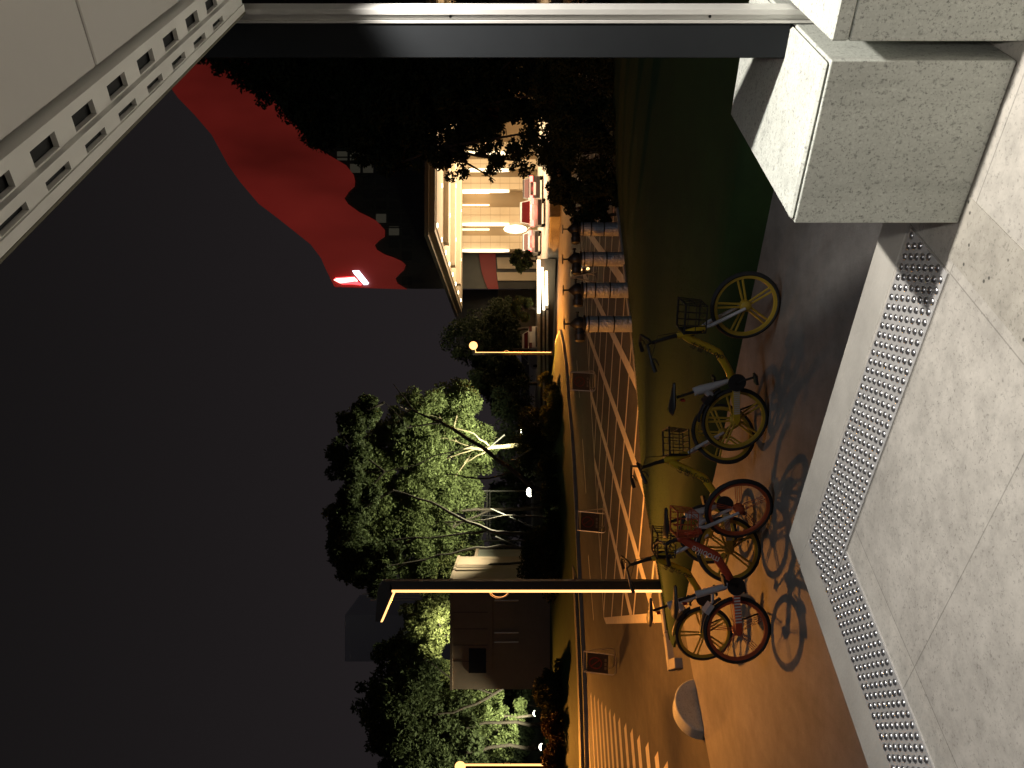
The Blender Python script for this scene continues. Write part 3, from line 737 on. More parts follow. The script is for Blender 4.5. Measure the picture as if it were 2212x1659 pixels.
    fw = wheel("front_wheel", t, fh, rim, 'mag' if yel else 'spoke', steer)
    # fork (turns with the wheel): legs either side of the tyre
    rot = Matrix.Rotation(steer, 3, 'Z')
    def FS(p): q = Vector(p) - Vector((fh.x, 0, 0)); return rot @ q + Vector((fh.x, 0, 0)) if steer else Vector(p)
    fk = MB()
    for s_ in (-1, 1):
        fk.tube([FS((hb.x + .015, s_ * .012, hb.z - .015)), FS((hb.x + .045, s_ * .045, hb.z - .075)), FS((fh.x - .01, s_ * .05, fh.z + .01))], [.018, .019, .014], 8)
    fk.build("fork", m_silver, t)
    # handlebar
    sb = ht + ax * .02; stem_top = ht + ax * (.235 if yel else .11) + Vector((-.015, 0, .01))
    hbm = MB().tube([ht - ax * .01, ht + ax * .08, stem_top], [.022, .018, .016], 10)
    w_ = .30
    if yel:
        rpts = [(stem_top.x - .17, -w_ - .03, stem_top.z + .01), (stem_top.x - .07, -w_ + .01, stem_top.z + .045), (stem_top.x + .035, -.17, stem_top.z + .06), (stem_top.x + .02, -.05, stem_top.z + .005), (stem_top.x, 0, stem_top.z - .005)]
    else:
        rpts = [(stem_top.x - .10, -w_ - .03, stem_top.z + .03), (stem_top.x - .05, -w_ + .04, stem_top.z + .03), (stem_top.x, -.14, stem_top.z + .02), (stem_top.x + .01, -.05, stem_top.z), (stem_top.x, 0, stem_top.z)]
    full = rpts + [(x, -y, z) for x, y, z in rpts[-2::-1]]
    hbm.tube(full, .0125, 8); hbm.build("handlebar", m_black, t)
    for s_ in (1, -1):
        a, b = Vector(full[0]), Vector(full[1])
        if s_ < 0: a, b = Vector(full[-1]), Vector(full[-2])
        g = MB().tube([a, a.lerp(b, .9)], [.019, .017], 10); g.build("grip", m_black, t)
        lv = MB().tube([b.lerp(a, .05) + Vector((.02, 0, .0)), a.lerp(b, .55) + Vector((.06, 0, -.015)), a.lerp(b, .1) + Vector((.055, 0, -.03))], [.010, .006, .005], 6); lv.build("brake_lever", m_black, t)
    cb = MB().tube([Vector(full[1]) + Vector((.02, 0, 0)), (stem_top.x + .10, -.10, stem_top.z - .04), (ht.x + .05, -.03, ht.z - .06)], .004, 5); cb.build("brake_cable", m_black, t)
    # basket
    bk = MB(); bx0, bx1 = ht.x + .055, ht.x + (.30 if yel else .27); bz0, bz1 = (.70, .90) if yel else (.735, .93); rb = .0065 if yel else .005
    def BP(x, y, z): return (x, y, z)
    for z, ex in ((bz0, .0), (bz1, .02)):
        hw_ = .13 + ex
        loop = [(bx0, -hw_, z), (bx1 + ex, -hw_, z), (bx1 + ex, hw_, z), (bx0, hw_, z)]
        for a, b in zip(loop, loop[1:] + loop[:1]): bk.bar(a, b, rb * (1.5 if ex else 1), 6)
    zmid = (bz0 + bz1) / 2
    for a, b in (((bx0, -.14, zmid), (bx1 + .01, -.14, zmid)), ((bx1 + .01, -.14, zmid), (bx1 + .01, .14, zmid)), ((bx0, .14, zmid), (bx1 + .01, .14, zmid))): bk.bar(a, b, .004, 5)
    for i in range(5):
        x = lerp(bx0, bx1, i / 4)
        for s_ in (-1, 1): bk.bar((x, s_ * .13, bz0), (x + .02 * i / 4, s_ * .15, bz1), .0045, 5)
        bk.bar((x, -.13, bz0), (x, .13, bz0), .004, 5)
    for i in range(5):
        y = lerp(-.13, .13, i / 4); bk.bar((bx1, y, bz0), (bx1 + .02, y * 1.15, bz1), .0045, 5); bk.bar((bx0, y, bz0), (bx0, y * 1.15, bz1), .0045, 5)
    bk.build("basket", m_black if yel else m_orgw, t)
    pn = MB().b2((bx0 - .012, -.10, bz0 + .02), (bx0 - .006, .10, bz1 - .02)); pn.build("basket_back", m_blackm if yel else m_org, t, False)
    MB().bar((bx0 - .01, 0, zmid), (ht.x, 0, zmid - .02), .02).build("basket_mount", m_black if yel else m_org, t)
    # crank and pedals
    cr = MB(); 
    for s_, aa in ((-1, crank_a), (1, crank_a + PI)):
        e = bb + Vector((.16 * math.cos(aa), s_ * .095, .16 * math.sin(aa))); cr.bar(bb + Vector((0, s_ * .085, 0)), e, .011)
        MB().box(e + Vector((0, s_ * .05, 0)), (.045, .045, .011), Matrix.Rotation(-.2, 3, 'Y')).build("pedal", m_black, t, False)
    cr.lathe([(.085, -.090), (.085, -.080), (.02, -.078)], 20, (bb.x, 0, bb.z), 'Y'); cr.bar(bb + Vector((0, -.09, 0)), bb + Vector((0, .09, 0)), .02)
    cr.build("crank", m_black, t)
    # kickstand
    MB().tube([rh + Vector((.06, .06, -.02)), rh + Vector((.10, .12, -.20)), rh + Vector((.11, .16, -.30))], .009, 6).build("kickstand", m_black, t)
    MB().b2((sp.x - .035, -.022, sp.z - .08), (sp.x - .018, .022, sp.z - .04)).build("rear_reflector", M("reflector", (.35, .02, .02), .3), t, False)
    return t
bike((.715, 7.52), (-.335, 7.88), "yellow bicycle standing apart at the right, front wheel nearest the granite plinth", 'yellow', R(-6), R(-70), R(2))
bike((-.50, 8.32), (-1.62, 8.12), "middle yellow bicycle, its front wheel behind another yellow bicycle's rear wheel", 'yellow', R(14), R(-110), R(2))
bike((-1.165, 7.74), (-2.315, 7.80), "orange bicycle with red basket, in front of two yellow ones", 'orange', R(-22), R(60), R(2))
bike((-1.62, 8.98), (-2.76, 9.18), "yellow bicycle behind the orange one, by the near lamp post", 'yellow', R(16), R(-40), R(2))

# ------------------------------------------------------------------ foliage
def leaves(name, clumps, n, size, mat, parent=None, flat=.55, hollow=.35):
    cl = np.array([(c[0], c[1], c[2], c[3]) for c in clumps], float); wgt = cl[:, 3] ** 2; wgt /= wgt.sum()
    # sub-clumps make light and dark tufts with gaps
    sub = []
    for c in cl:
        k = max(6, int(26 * (c[3] / max(cl[:, 3].max(), .1)) ** 1.2))
        for _ in range(k):
            d = RNG.normal(size=3); d /= np.linalg.norm(d); r_ = c[3] * RNG.uniform(hollow, 1.0) ** .6
            sub.append((*(c[:3] + d * r_ * np.array([1, 1, .85])), c[3] * RNG.uniform(.20, .46)))
    sub = np.array(sub); w2 = sub[:, 3] ** 2; w2 /= w2.sum()
    idx = RNG.choice(len(sub), n, p=w2); d = RNG.normal(size=(n, 3)); d /= np.linalg.norm(d, axis=1)[:, None]
    ctr = sub[idx, :3] + d * (sub[idx, 3] * RNG.uniform(.2, 1.15, n) ** .5)[:, None]
    s = size * RNG.uniform(.6, 1.3, n)
    a = RNG.normal(size=(n, 3)); a /= np.linalg.norm(a, axis=1)[:, None]; b = RNG.normal(size=(n, 3)); b -= a * (a * b).sum(1)[:, None]; b /= np.linalg.norm(b, axis=1)[:, None]
    a *= s[:, None]; b *= (s * flat)[:, None]
    v = np.empty((n, 4, 3)); v[:, 0] = ctr - a; v[:, 1] = ctr + b * .8 - a * .1; v[:, 2] = ctr + a; v[:, 3] = ctr - b * .8 - a * .1
    me = bpy.data.meshes.new(name); me.vertices.add(4 * n); me.vertices.foreach_set('co', v.ravel()); me.loops.add(4 * n); me.loops.foreach_set('vertex_index', np.arange(4 * n))
    me.polygons.add(n); me.polygons.foreach_set('loop_start', np.arange(0, 4 * n, 4)); me.update(calc_edges=True); me.materials.append(mat)
    o = bpy.data.objects.new(name, me); COL.objects.link(o)
    if parent: o.parent = parent
    return o
def tree(name, base, label, limbs, clumps, n, size, mleaf, mbark, cat="tree", group=None, twigs=0):
    """limbs: polylines [(point, radius)...]; clumps: (point, radius); world coordinates"""
    base = Vector(base); t = empty(name, base, label, cat, 0, group)
    mb = MB()
    for lm in limbs:
        pts = [Vector(p) - base for p, _ in lm]; rs = [r for _, r in lm]
        fp, fr_ = [pts[0]], [rs[0]]
        for i in range(len(pts) - 1):
            for k in (1, 2, 3):
                u = k / 3; q = pts[i].lerp(pts[i + 1], u)
                if k < 3: q = q + Vector((random.gauss(0, 1), random.gauss(0, 1), random.gauss(0, .5))) * (pts[i + 1] - pts[i]).length * .03
                fp.append(q); fr_.append(lerp(rs[i], rs[i + 1], u))
        mb.tube(fp, [x * .8 for x in fr_], 7)
    cps = [(Vector(c) - base, r) for c, r in clumps]
    # branches from limb ends into clumps
    ends = [Vector(lm[-1][0]) - base for lm in limbs] + [Vector(lm[len(lm) // 2][0]) - base for lm in limbs if len(lm) > 2]
    for c, r in cps:
        if not ends: break
        e = min(ends, key=lambda q: (q - c).length); mid = e.lerp(c, .5) + Vector((random.gauss(0, .2), random.gauss(0, .2), .1)) * r * .5
        mb.tube([e, mid, c], [.055, .04, .02], 5)
        for _ in range(twigs):
            d = Vector((random.gauss(0, 1), random.gauss(0, 1), random.gauss(.3, 1))).normalized() * r * .8
            mb.tube([mid.lerp(c, random.random()), c + d * .5, c + d], [.022, .016, .008], 4)
    mb.build("trunk", mbark, t)
    leaves("crown", [(*c, r) for c, r in cps], n, size, mleaf, t)
    return t
def px(u, v, d, r): return (at(u, v, d), r / 1788 * d)
def shrub(name, clumps, label, n, size, mleaf, cat="bush", group=None):
    c0 = clumps[len(clumps) // 2][0]; zb = min(c[0].z - c[1] for c in clumps)
    base = Vector((c0.x, c0.y, max(0, zb))); t = empty(name, base, label, cat, 0, group)
    st = MB()
    for c, r in clumps:
        q = c - base
        for _ in range(3): st.tube([(q.x * .8 + random.gauss(0, .1), q.y * .8, -.3), q.lerp(Vector((q.x, q.y, 0)), .3), q + Vector((random.gauss(0, r * .4), random.gauss(0, r * .4), r * .4))], [.03, .02, .008], 5)
    st.build("stem", m_bark, t); leaves("foliage", [(*(c - base), r) for c, r in clumps], n, size, mleaf, t, hollow=.5); return t
B_ = .85
# the flood-lit grove across the road
tree("grove_tree", (*at(693, 1150, 44).xy, B_), "flood lit tree with a bright lit trunk tied by props, in the grove", 
     [[(Vector((*at(693, 1150, 44).xy, B_)), .17), (at(694, 1085, 44), .14), (at(688, 1045, 44), .11), (at(690, 1000, 44), .06)], [(at(690, 1055, 44), .07), (at(668, 1020, 44.4), .04), (at(660, 1005, 44.6), .03)],
      [(at(692, 1060, 44), .07), (at(722, 1025, 43.6), .04), (at(735, 980, 43.5), .03)], [(at(690, 1030, 44), .06), (at(706, 985, 44.3), .03), (at(712, 950, 44.5), .02)], [(at(690, 1030, 44), .05), (at(672, 975, 44.3), .03)]],
     [px(*a) for a in ((759, 950, 44, 64), (700, 900, 45, 78), (795, 1000, 44.5, 44), (735, 985, 45.5, 52), (660, 810, 45, 62), (640, 920, 45.5, 66), (690, 830, 44.5, 60), (780, 880, 44.8, 40), (600, 970, 46, 52), (700, 1030, 46.5, 60))], 70000, .10, m_leaf, m_barkl, twigs=3, group="grove trees across the road")
tree("grove_tree", (*at(598, 1165, 40).xy, B_), "dark leaning tree in front of the lit grove, trunk silhouetted",
     [[(Vector((*at(598, 1165, 40).xy, B_)), .17), (at(606, 1150, 40), .16), (at(665, 1075, 40), .13), (at(735, 975, 40), .10), (at(752, 940, 40), .08), (at(775, 890, 40), .05), (at(830, 850, 40), .025)], [(at(745, 950, 40), .06), (at(738, 890, 40.2), .04), (at(790, 830, 40.2), .02)],
      [(at(640, 1105, 40), .06), (at(625, 1030, 40), .05), (at(635, 960, 40), .03)], [(at(700, 1025, 40), .05), (at(655, 900, 40.3), .03), (at(640, 830, 40), .02)]],
     [px(*a) for a in ((690, 760, 40, 48), (740, 760, 40.5, 40), (620, 750, 40, 46), (585, 780, 40.5, 40), (775, 790, 41, 36), (735, 860, 40, 26))], 16000, .12, m_leafm, m_bark, twigs=2, group="grove trees across the road")
tree("grove_tree", (*at(505, 1170, 40.5).xy, B_), "dark many-stemmed tree left of the leaning one, in front of the lit grove",
     [[(Vector((*at(505, 1170, 40.5).xy, B_)), .13), (at(507, 1100, 40.5), .12), (at(512, 1060, 40.5), .11), (at(545, 985, 40.5), .09), (at(575, 930, 40.5), .07), (at(600, 850, 40.5), .04)], [(at(512, 1050, 40.5), .08), (at(505, 990, 40.5), .06), (at(498, 900, 40.5), .04)],
      [(Vector((*at(475, 1170, 41).xy, B_)), .10), (at(480, 1080, 41), .09), (at(470, 1000, 41), .07), (at(450, 920, 41), .04)], [(Vector((*at(540, 1170, 41).xy, B_)), .08), (at(545, 1090, 41), .06), (at(530, 960, 41), .04)],
      [(Vector((*at(445, 1150, 41).xy, B_)), .08), (at(440, 1060, 41), .07), (at(405, 985, 41), .05), (at(385, 940, 41), .03)]],
     [px(*a) for a in ((530, 745, 40.5, 46), (480, 750, 41, 50), (450, 800, 40.5, 46), (430, 760, 41, 40), (560, 760, 41, 36), (470, 850, 40.5, 30), (410, 820, 41, 36))], 20000, .12, m_leafm, m_bark, twigs=2, group="grove trees across the road")
tree("grove_tree", (*at(560, 1150, 46).xy, B_), "flood lit leafy tree behind the dark stems of the grove",
     [[(Vector((*at(560, 1150, 46).xy, B_)), .15), (at(558, 1060, 46), .12), (at(560, 960, 46), .08)], [(at(558, 1060, 46), .08), (at(520, 980, 46), .05)]],
     [px(*a) for a in ((575, 890, 46, 74), (520, 930, 46.5, 70), (565, 800, 46, 66), (500, 830, 46.5, 66), (610, 1000, 46.5, 50), (550, 1000, 47, 56), (500, 1010, 47, 50), (460, 890, 46.5, 56))], 66000, .10, m_leaf, m_bark, twigs=3, group="grove trees across the road")
tree("grove_tree", (*at(430, 1150, 47).xy, B_), "yellow green flood lit tree by the small pavilion",
     [[(Vector((*at(440, 1150, 47).xy, B_)), .12), (at(436, 1060, 47), .10), (at(430, 960, 47), .06)]],
     [px(*a) for a in ((440, 960, 47, 52), (425, 905, 47, 40), (455, 1010, 47, 40), (415, 990, 47, 34), (430, 1040, 47, 34), (395, 950, 48, 34))], 30000, .10, m_leafy, m_bark, twigs=2, group="grove trees across the road")
tree("grove_tree", (*at(290, 1150, 52).xy, B_), "flood lit tree rising behind the flat-topped booth",
     [[(Vector((*at(290, 1150, 52).xy, B_)), .14), (at(290, 1040, 52), .12), (at(285, 960, 52), .07)]],
     [px(*a) for a in ((360, 935, 52, 44), (300, 930, 52, 52), (235, 925, 52, 56), (180, 935, 52, 48), (330, 890, 52, 34), (250, 870, 52, 44))], 34000, .115, m_leafy, m_bark, twigs=2, group="grove trees across the road")
tree("grove_tree", (*at(165, 1160, 40).xy, B_), "big dark spreading tree left of the booth with a forked trunk",
     [[(Vector((*at(205, 1170, 40).xy, B_)), .10), (at(190, 1120, 40), .10), (at(150, 1050, 40), .09), (at(120, 980, 40), .07), (at(110, 900, 40), .04)], [(at(160, 1065, 40), .07), (at(190, 980, 40), .05), (at(235, 920, 40), .03)],
      [(Vector((*at(100, 1170, 40.5).xy, B_)), .12), (at(98, 1080, 40.5), .10), (at(85, 980, 40.5), .07)], [(Vector((*at(40, 1170, 40.5).xy, B_)), .12), (at(45, 1060, 40.5), .10), (at(20, 960, 40.5), .07)]],
     [px(*a) for a in ((150, 860, 40, 62), (100, 840, 40.5, 62), (60, 880, 40, 66), (40, 960, 40.5, 66), (110, 960, 41, 60), (190, 900, 40.5, 56), (235, 850, 41, 44), (20, 860, 41, 52), (10, 1000, 41, 60), (150, 800, 41, 38), (70, 1010, 40.5, 50))], 42000, .12, m_leafm, m_bark, twigs=2, group="grove trees across the road")
tree("grove_tree", (*at(110, 1150, 45).xy, B_), "flood lit low tree glowing between the trunks left of the booth",
     [[(Vector((*at(110, 1150, 45).xy, B_)), .10), (at(112, 1090, 45), .08), (at(118, 1030, 45), .05)]],
     [px(*a) for a in ((130, 1060, 45, 44), (100, 1010, 45, 50), (75, 1075, 45.5, 44), (150, 1000, 45.5, 44), (115, 1110, 45.5, 30), (170, 940, 46, 50))], 26000, .10, m_leaf, m_bark, twigs=2, group="grove trees across the road")
# unlit trees farther off
for (u, v, d, r), lb in (((905, 1040, 62, 80), "dark tree behind the far street lamp"), ((830, 1070, 58, 56), "low dark tree between the far lamp and the grove"), ((950, 1075, 66, 50), "dark tree beside the left end of the hotel canopy")):
    b = at(u, 1150, d); tree("dark_tree", (b.x, b.y, .8), lb, [[(Vector((b.x, b.y, .8)), .16), (at(u, 1090, d), .12), (at(u, v, d), .07)]],
        [px(u + du * r, v + dv * r, d + dd, r * .55) for du, dv, dd in ((0, 0, 0), (.6, .1, .5), (-.6, .15, 0), (.3, .5, 1), (-.3, .5, 0), (.2, -.5, 0), (.8, .5, .5), (-.8, .55, .2))], 12000, .15, m_leafd, m_bark, group="dark trees beyond the road")
# the near dark trees on the right lawn
b = at(1430, 1280, 25)
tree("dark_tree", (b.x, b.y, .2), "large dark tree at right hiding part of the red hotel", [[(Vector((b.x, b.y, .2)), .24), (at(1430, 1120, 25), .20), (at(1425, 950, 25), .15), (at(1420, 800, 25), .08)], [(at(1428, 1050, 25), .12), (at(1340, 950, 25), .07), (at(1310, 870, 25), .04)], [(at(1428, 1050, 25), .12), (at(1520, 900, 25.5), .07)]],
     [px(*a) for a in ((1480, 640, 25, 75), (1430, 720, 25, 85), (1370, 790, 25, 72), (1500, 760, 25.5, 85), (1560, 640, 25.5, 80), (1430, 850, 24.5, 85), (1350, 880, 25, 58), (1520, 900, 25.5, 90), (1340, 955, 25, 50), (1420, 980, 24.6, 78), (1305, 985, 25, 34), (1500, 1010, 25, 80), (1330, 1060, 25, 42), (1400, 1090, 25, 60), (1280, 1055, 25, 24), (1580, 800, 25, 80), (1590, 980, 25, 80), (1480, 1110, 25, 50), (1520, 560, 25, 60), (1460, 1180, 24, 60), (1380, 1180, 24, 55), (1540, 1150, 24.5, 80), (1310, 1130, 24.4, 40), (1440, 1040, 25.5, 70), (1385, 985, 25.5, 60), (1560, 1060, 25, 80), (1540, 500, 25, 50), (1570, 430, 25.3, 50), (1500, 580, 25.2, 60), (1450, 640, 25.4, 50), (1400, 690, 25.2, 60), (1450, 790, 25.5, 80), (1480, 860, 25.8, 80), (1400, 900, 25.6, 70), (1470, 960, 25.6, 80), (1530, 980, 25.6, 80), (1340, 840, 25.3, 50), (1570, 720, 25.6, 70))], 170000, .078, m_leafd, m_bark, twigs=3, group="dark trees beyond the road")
for i, (cl, lb) in enumerate((((((1192, 1290, 19.6, 26), (1215, 1255, 19.5, 38), (1250, 1285, 19.4, 48), (1265, 1215, 19.6, 40), (1240, 1325, 19.2, 30))), "dark bush beside the rightmost foil hydrant"),
                              ((((1330, 1200, 19.8, 48), (1330, 1270, 19.2, 62), (1400, 1240, 19.5, 66), (1380, 1320, 18.8, 48))), "dark bush in the middle of the right lawn, under the large tree"),
                              ((((1480, 1210, 19.4, 60), (1470, 1290, 19, 66), (1550, 1250, 19, 76), (1560, 1330, 18.6, 60), (1620, 1250, 19.5, 80))), "dark bush beside the dark post at right"))):
    shrub("lawn_bush", [px(*a) for a in cl], lb, 26000, .042, m_hedge, group="dark bushes on the lawn")
# hedges along the far bank
for cl, lb, mm in ((((785, 1200, 40, 24), (760, 1190, 40, 28), (735, 1195, 39.5, 28), (810, 1190, 41, 20), (835, 1180, 42, 20)), "low clipped hedge near the far street lamp", m_leafy),
                   (((740, 1150, 41, 38), (700, 1150, 41, 44), (660, 1155, 41, 40), (720, 1185, 40, 32)), "rounded black hedge before the bright trunk", m_hedge),
                   (((640, 1194, 37.8, 32), (600, 1198, 37, 34), (560, 1200, 36.4, 34), (520, 1200, 36, 34), (490, 1203, 35.6, 32)), "long dark hedge under the grove stems", m_hedge),
                   (((480, 1168, 36.5, 40), (440, 1165, 36, 44), (420, 1200, 35, 38), (385, 1205, 34.6, 32)), "dark round hedge right of the near lamp post", m_hedge),
                   (((195, 1205, 32.2, 34), (165, 1190, 32.4, 40), (130, 1205, 32.2, 36), (160, 1225, 32, 20)), "dark round bush at the booth's left corner", m_hedge),
                   (((95, 1205, 31.8, 34), (55, 1206, 31.6, 36), (15, 1206, 31.4, 36), (-30, 1200, 31.2, 40)), "reddish brown hedge at the left edge", leaf_mat("red_hedge_leaf", (.028, .016, .008), (.045, .024, .011), .2))):
    shrub("bank_hedge", [px(*a) for a in cl], lb, 12000, .065, mm, "hedge", "hedges along the far bank")

# flood lights in the grove
def flood(p, tgt, label, power, spot=105, lens=.15, tocam=False):
    t = empty("flood_light", (p.x, p.y, p.z), label, "flood light", 0, "flood lights in the grove")
    d = (Vector(tgt) - p).normalized(); q = d.to_track_quat('Z', 'Y')
    b = MB().lathe([(.06, -.16), (.13, -.12), (lens, .02)], 16); b2 = b.build("housing", m_fixt, t); b2.rotation_euler = q.to_euler()
    l = MB().lathe([(lens - .01, .0), (lens * .95, lens * .5), (lens * .6, lens * .9), (.002, lens * 1.05)], 16).build("lens", m_floodl, t); l.rotation_euler = q.to_euler()
    MB().bar((0, 0, -.15), (0, 0, B_ - p.z - .2), .02).build("stand", m_fixt, t)
    lamp("flood_beam", 'SPOT', Vector(d * (lens * 1.05 + .12)), power, C_FLOOD, t, .10, Vector(d) , spot, .5)
    return t
flood(at(596, 1148, 41.2), at(590, 1085, 40.0) + Vector((0, 2.2, 4.5)), "dazzling flood light low among the grove stems", P_FLOOD, 140, .24)
flood(at(728, 1130, 41.6), at(700, 880, 45.5), "flood light at the foot of the bright lit trunk", P_FLOOD * .75, 120)
flood(at(450, 1125, 44.0), at(440, 960, 47), "flood light behind the dark round hedge, aimed at the pavilion tree", P_FLOOD * .55, 120)
flood(at(118, 1158, 43.0), at(110, 1000, 45.5), "flood light glowing under the trees left of the booth", P_FLOOD * .5, 120)
flood(at(300, 990, 50.0), at(280, 900, 52.5), "flood light on the roof behind the booth", P_FLOOD * .30, 150)

flood(at(45, 1172, 37.6), at(90, 900, 40.5), "unseen flood light added behind the reddish brown hedge for the spreading tree", P_FLOOD * .55, 120)  # hidden lamp added to brighten the spreading tree
for cl, lb in ((((800, 1110, 52, 46), (740, 1105, 52, 50), (680, 1100, 52, 50), (620, 1100, 52, 52), (560, 1100, 52, 52), (500, 1100, 52, 52), (450, 1100, 52, 46)), "tall dark hedge closing the view behind the grove"),
               (((190, 1110, 50, 40), (140, 1105, 50, 48), (90, 1100, 50, 48), (40, 1100, 50, 50), (-10, 1100, 50, 46)), "tall dark hedge behind the trees left of the booth")):
    shrub("back_hedge", [px(*a) for a in cl], lb, 16000, .12, m_leafd, "hedge", "tall dark hedges behind the grove")
# ------------------------------------------------------------------ booth, pavilion, rails in the grove
t = empty("booth_building", (*at(288, 1200, 38).xy, .6), "plain brown-grey booth with flat roof, dark window and wall pipes", "booth")
def rect(mb, u0, v0, u1, v1, d, th, toward=True):
    a, b, c, e = at(u0, v0, d), at(u1, v0, d), at(u1, v1, d), at(u0, v1, d); mb.slab([a, b, c, e], (0, th, 0))
base = Vector(t.location)
def fin(o): o.data.transform(Matrix.Translation(-base)); return o
mb = MB(); rect(mb, 170, 975, 408, 1225, 38, 5.0); fin(mb.build("wall", m_conc, t, False))
mb = MB(); rect(mb, 168, 972, 410, 977.5, 37.93, 5.1); fin(mb.build("roof_edge", m_conc, t, False))
mb = MB(); rect(mb, 205, 1013, 258, 1050, 37.97, .04); fin(mb.build("window", m_glassd, t, False))
mb = MB(); rect(mb, 208, 1055, 398, 1064, 37.9, .095); fin(mb.build("ledge", m_conc, t, False))
for u, v0, v1 in ((362, 1068, 1120), (292, 1068, 1120), (272, 1068, 1120)):
    mb = MB().bar(at(u, v0, 37.9), at(u, v1, 37.9), .035); fin(mb.build("pipe", m_tubeg, t))
mb = MB()
for u in (336, 300, 265, 230): rect(mb, u, 980, u + .8, 1053, 37.99, .02)
fin(mb.build("panel_joint", m_slot, t, False))
t = empty("pavilion", (*at(430, 1180, 44).xy, .8), "small pale pavilion wall between the grove and the near lamp post", "pavilion"); base = Vector(t.location)
mb = MB(); rect(mb, 402, 1030, 452, 1170, 44, 2.5); fin(mb.build("wall", M("pavilion_wall", (.20, .19, .16), .6, var=.1, vscale=1), t, False))
mb = MB(); rect(mb, 399, 1024, 456, 1030, 43.8, 2.9); fin(mb.build("roof", m_conc, t, False))
t = empty("pergola_rail", (*at(545, 1150, 43).xy, .8), "thin pale horizontal rails and posts of a shelter behind the grove stems", "shelter frame"); base = Vector(t.location)
for v in (1040, 1052, 1058): mb = MB().bar(at(601, v, 48), at(488, v, 48), .05 if v == 1040 else .03); fin(mb.build("rail", m_rail, t))
for u in (598, 545, 491): mb = MB().bar(at(u, 1040, 48), Vector((at(u, 1150, 48).x, 48, .8)), .05); fin(mb.build("post", m_rail, t))
for u0, v0, u1, v1, d, lb in ((655, 1090, 690, 1150, 39.5, "slanting tree prop leaning right of the flood light"), (560, 1060, 515, 1165, 42, "slanting pale prop between the grove stems"), (500, 1070, 460, 1160, 42, "slanting prop left of the grove stems"), (720, 1090, 695, 1060, 43.6, "short prop against the bright trunk")):
    o = MB().bar(at(u0, v0, d), Vector((at(u1, v1, d).x, d, max(.82, at(u1, v1, d).z))), .035).build("tree_prop", m_rail); tag(o, lb, "prop", "props in the grove")

# ------------------------------------------------------------------ hotel
HZ = .45
hd = [(40, 44.5), (22, 43.6), (12.5, 44.3), (9.2, 45.6), (7.2, 48.5), (5.6, 54), (3.6, 66), (-2, 84), (-20, 105), (20, 140), (90, 140), (90, 60)]
m_drive = asphalt_mat("driveway_paving", (.55, .50, .43), .45, .1)
o = MB().prism(hd, -.18, HZ).build("hotel_driveway", m_drive, smooth=False); struct(o)
struct(kerb("driveway_kerb", hd[:9], .25, -.15, HZ + .10, -1))
tb = Vector((22, 80, HZ))
hotel = empty("hotel_building", tb, "dark hotel tower with a wavy red crown and a bright entrance canopy", "hotel")
def hfin(o): o.data.transform(Matrix.Translation(-tb)); return o
TD = 79.0
top = [(384, 211), (420, 248), (457, 291), (475, 324), (493, 357), (518.6, 393), (558.6, 440), (602, 473), (638.6, 502), (671, 528), (693, 557), (704, 582), (722, 619)]
low = [(878.7, 624), (857, 611), (853, 600), (862, 590), (871, 582), (875, 571), (868, 564), (850, 556), (831, 549.5), (813, 538.6), (808, 527.7), (818, 517), (829.6, 509.5), (830, 495), (813, 476.8), (795, 467), (777, 458.6), (751, 440), (742, 426), (752, 412), (764, 400), (765, 388), (762, 375), (748, 357), (711, 335), (686, 320), (646, 277), (600, 225), (560, 180), (500, 60), (460, -40)]
def hp(v, y, d): return at(1659 - y, v, d)
topw = [hp(v, y, TD) for v, y in ([(250, -40), (320, 120)] + top)]
body = topw + [hp(900, 624, TD), hp(1159, 624, TD)] + [hp(1159, -40, TD)]
mb = MB(); mb.slab(body, (2.4, 14, 0)); hfin(mb.build("tower_wall", m_tower, hotel, False))
redp = [hp(v, y, TD - .5) for v, y in ([(250, -40), (320, 120)] + top + low)]
mb = MB(); mb.slab(redp, (0, .496, 0)); hfin(mb.build("red_crown", m_red, hotel, False))
# faint windows between crown and canopy
mb = MB(); mbl = MB()
lit = {(0, 3), (0, 4), (1, 3), (1, 4), (2, 6), (3, 6), (1, 6)}
for r_ in range(7):
    for c_ in range(12):
        v0, y0 = 700 + r_ * 28, 300 + c_ * 27
        v1, y1 = v0 + 22, y0 + 19
        if hp(v0, y0, TD).z > 99: continue
        # skip where the crown hangs over
        lim = np.interp(y0 + 9, [p[1] for p in low[::-1]], [p[0] for p in low[::-1]])
        if v0 < lim + 3 or v1 > 895: continue
        islit = (y0 < 410 and r_ < 4 and c_ in (1, 2) ) or (r_, c_) in ((4, 6), (5, 7)); mb = MB(); mb.slab([hp(v0, y0, TD - .06), hp(v0, y1, TD - .06), hp(v1, y1, TD - .06), hp(v1, y0, TD - .06)], (0, .055, 0)); hfin(mb.build("lit_window" if islit else "window", m_winl if islit else m_win, hotel, False))
for i in range(9): y = 300 + i * 38; mb = MB(); mb.slab([hp(720 if y < 500 else 880, y, TD - .10), hp(720 if y < 500 else 880, y + 3, TD - .10), hp(925, y + 3, TD - .10), hp(925, y, TD - .10)], (0, .09, 0)); hfin(mb.build("facade_fin", m_tower, hotel, False))
# vertical unlit letters under the crown
mb = MB()
for i, (v, y) in enumerate(((905, 590), (912, 597), (920, 604), (928, 611))): mb.slab([hp(v - 4, y - 4, TD - .3), hp(v - 4, y + 3, TD - .3), hp(v + 7, y + 3, TD - .3), hp(v + 7, y - 4, TD - .3)], (0, .15, 0))
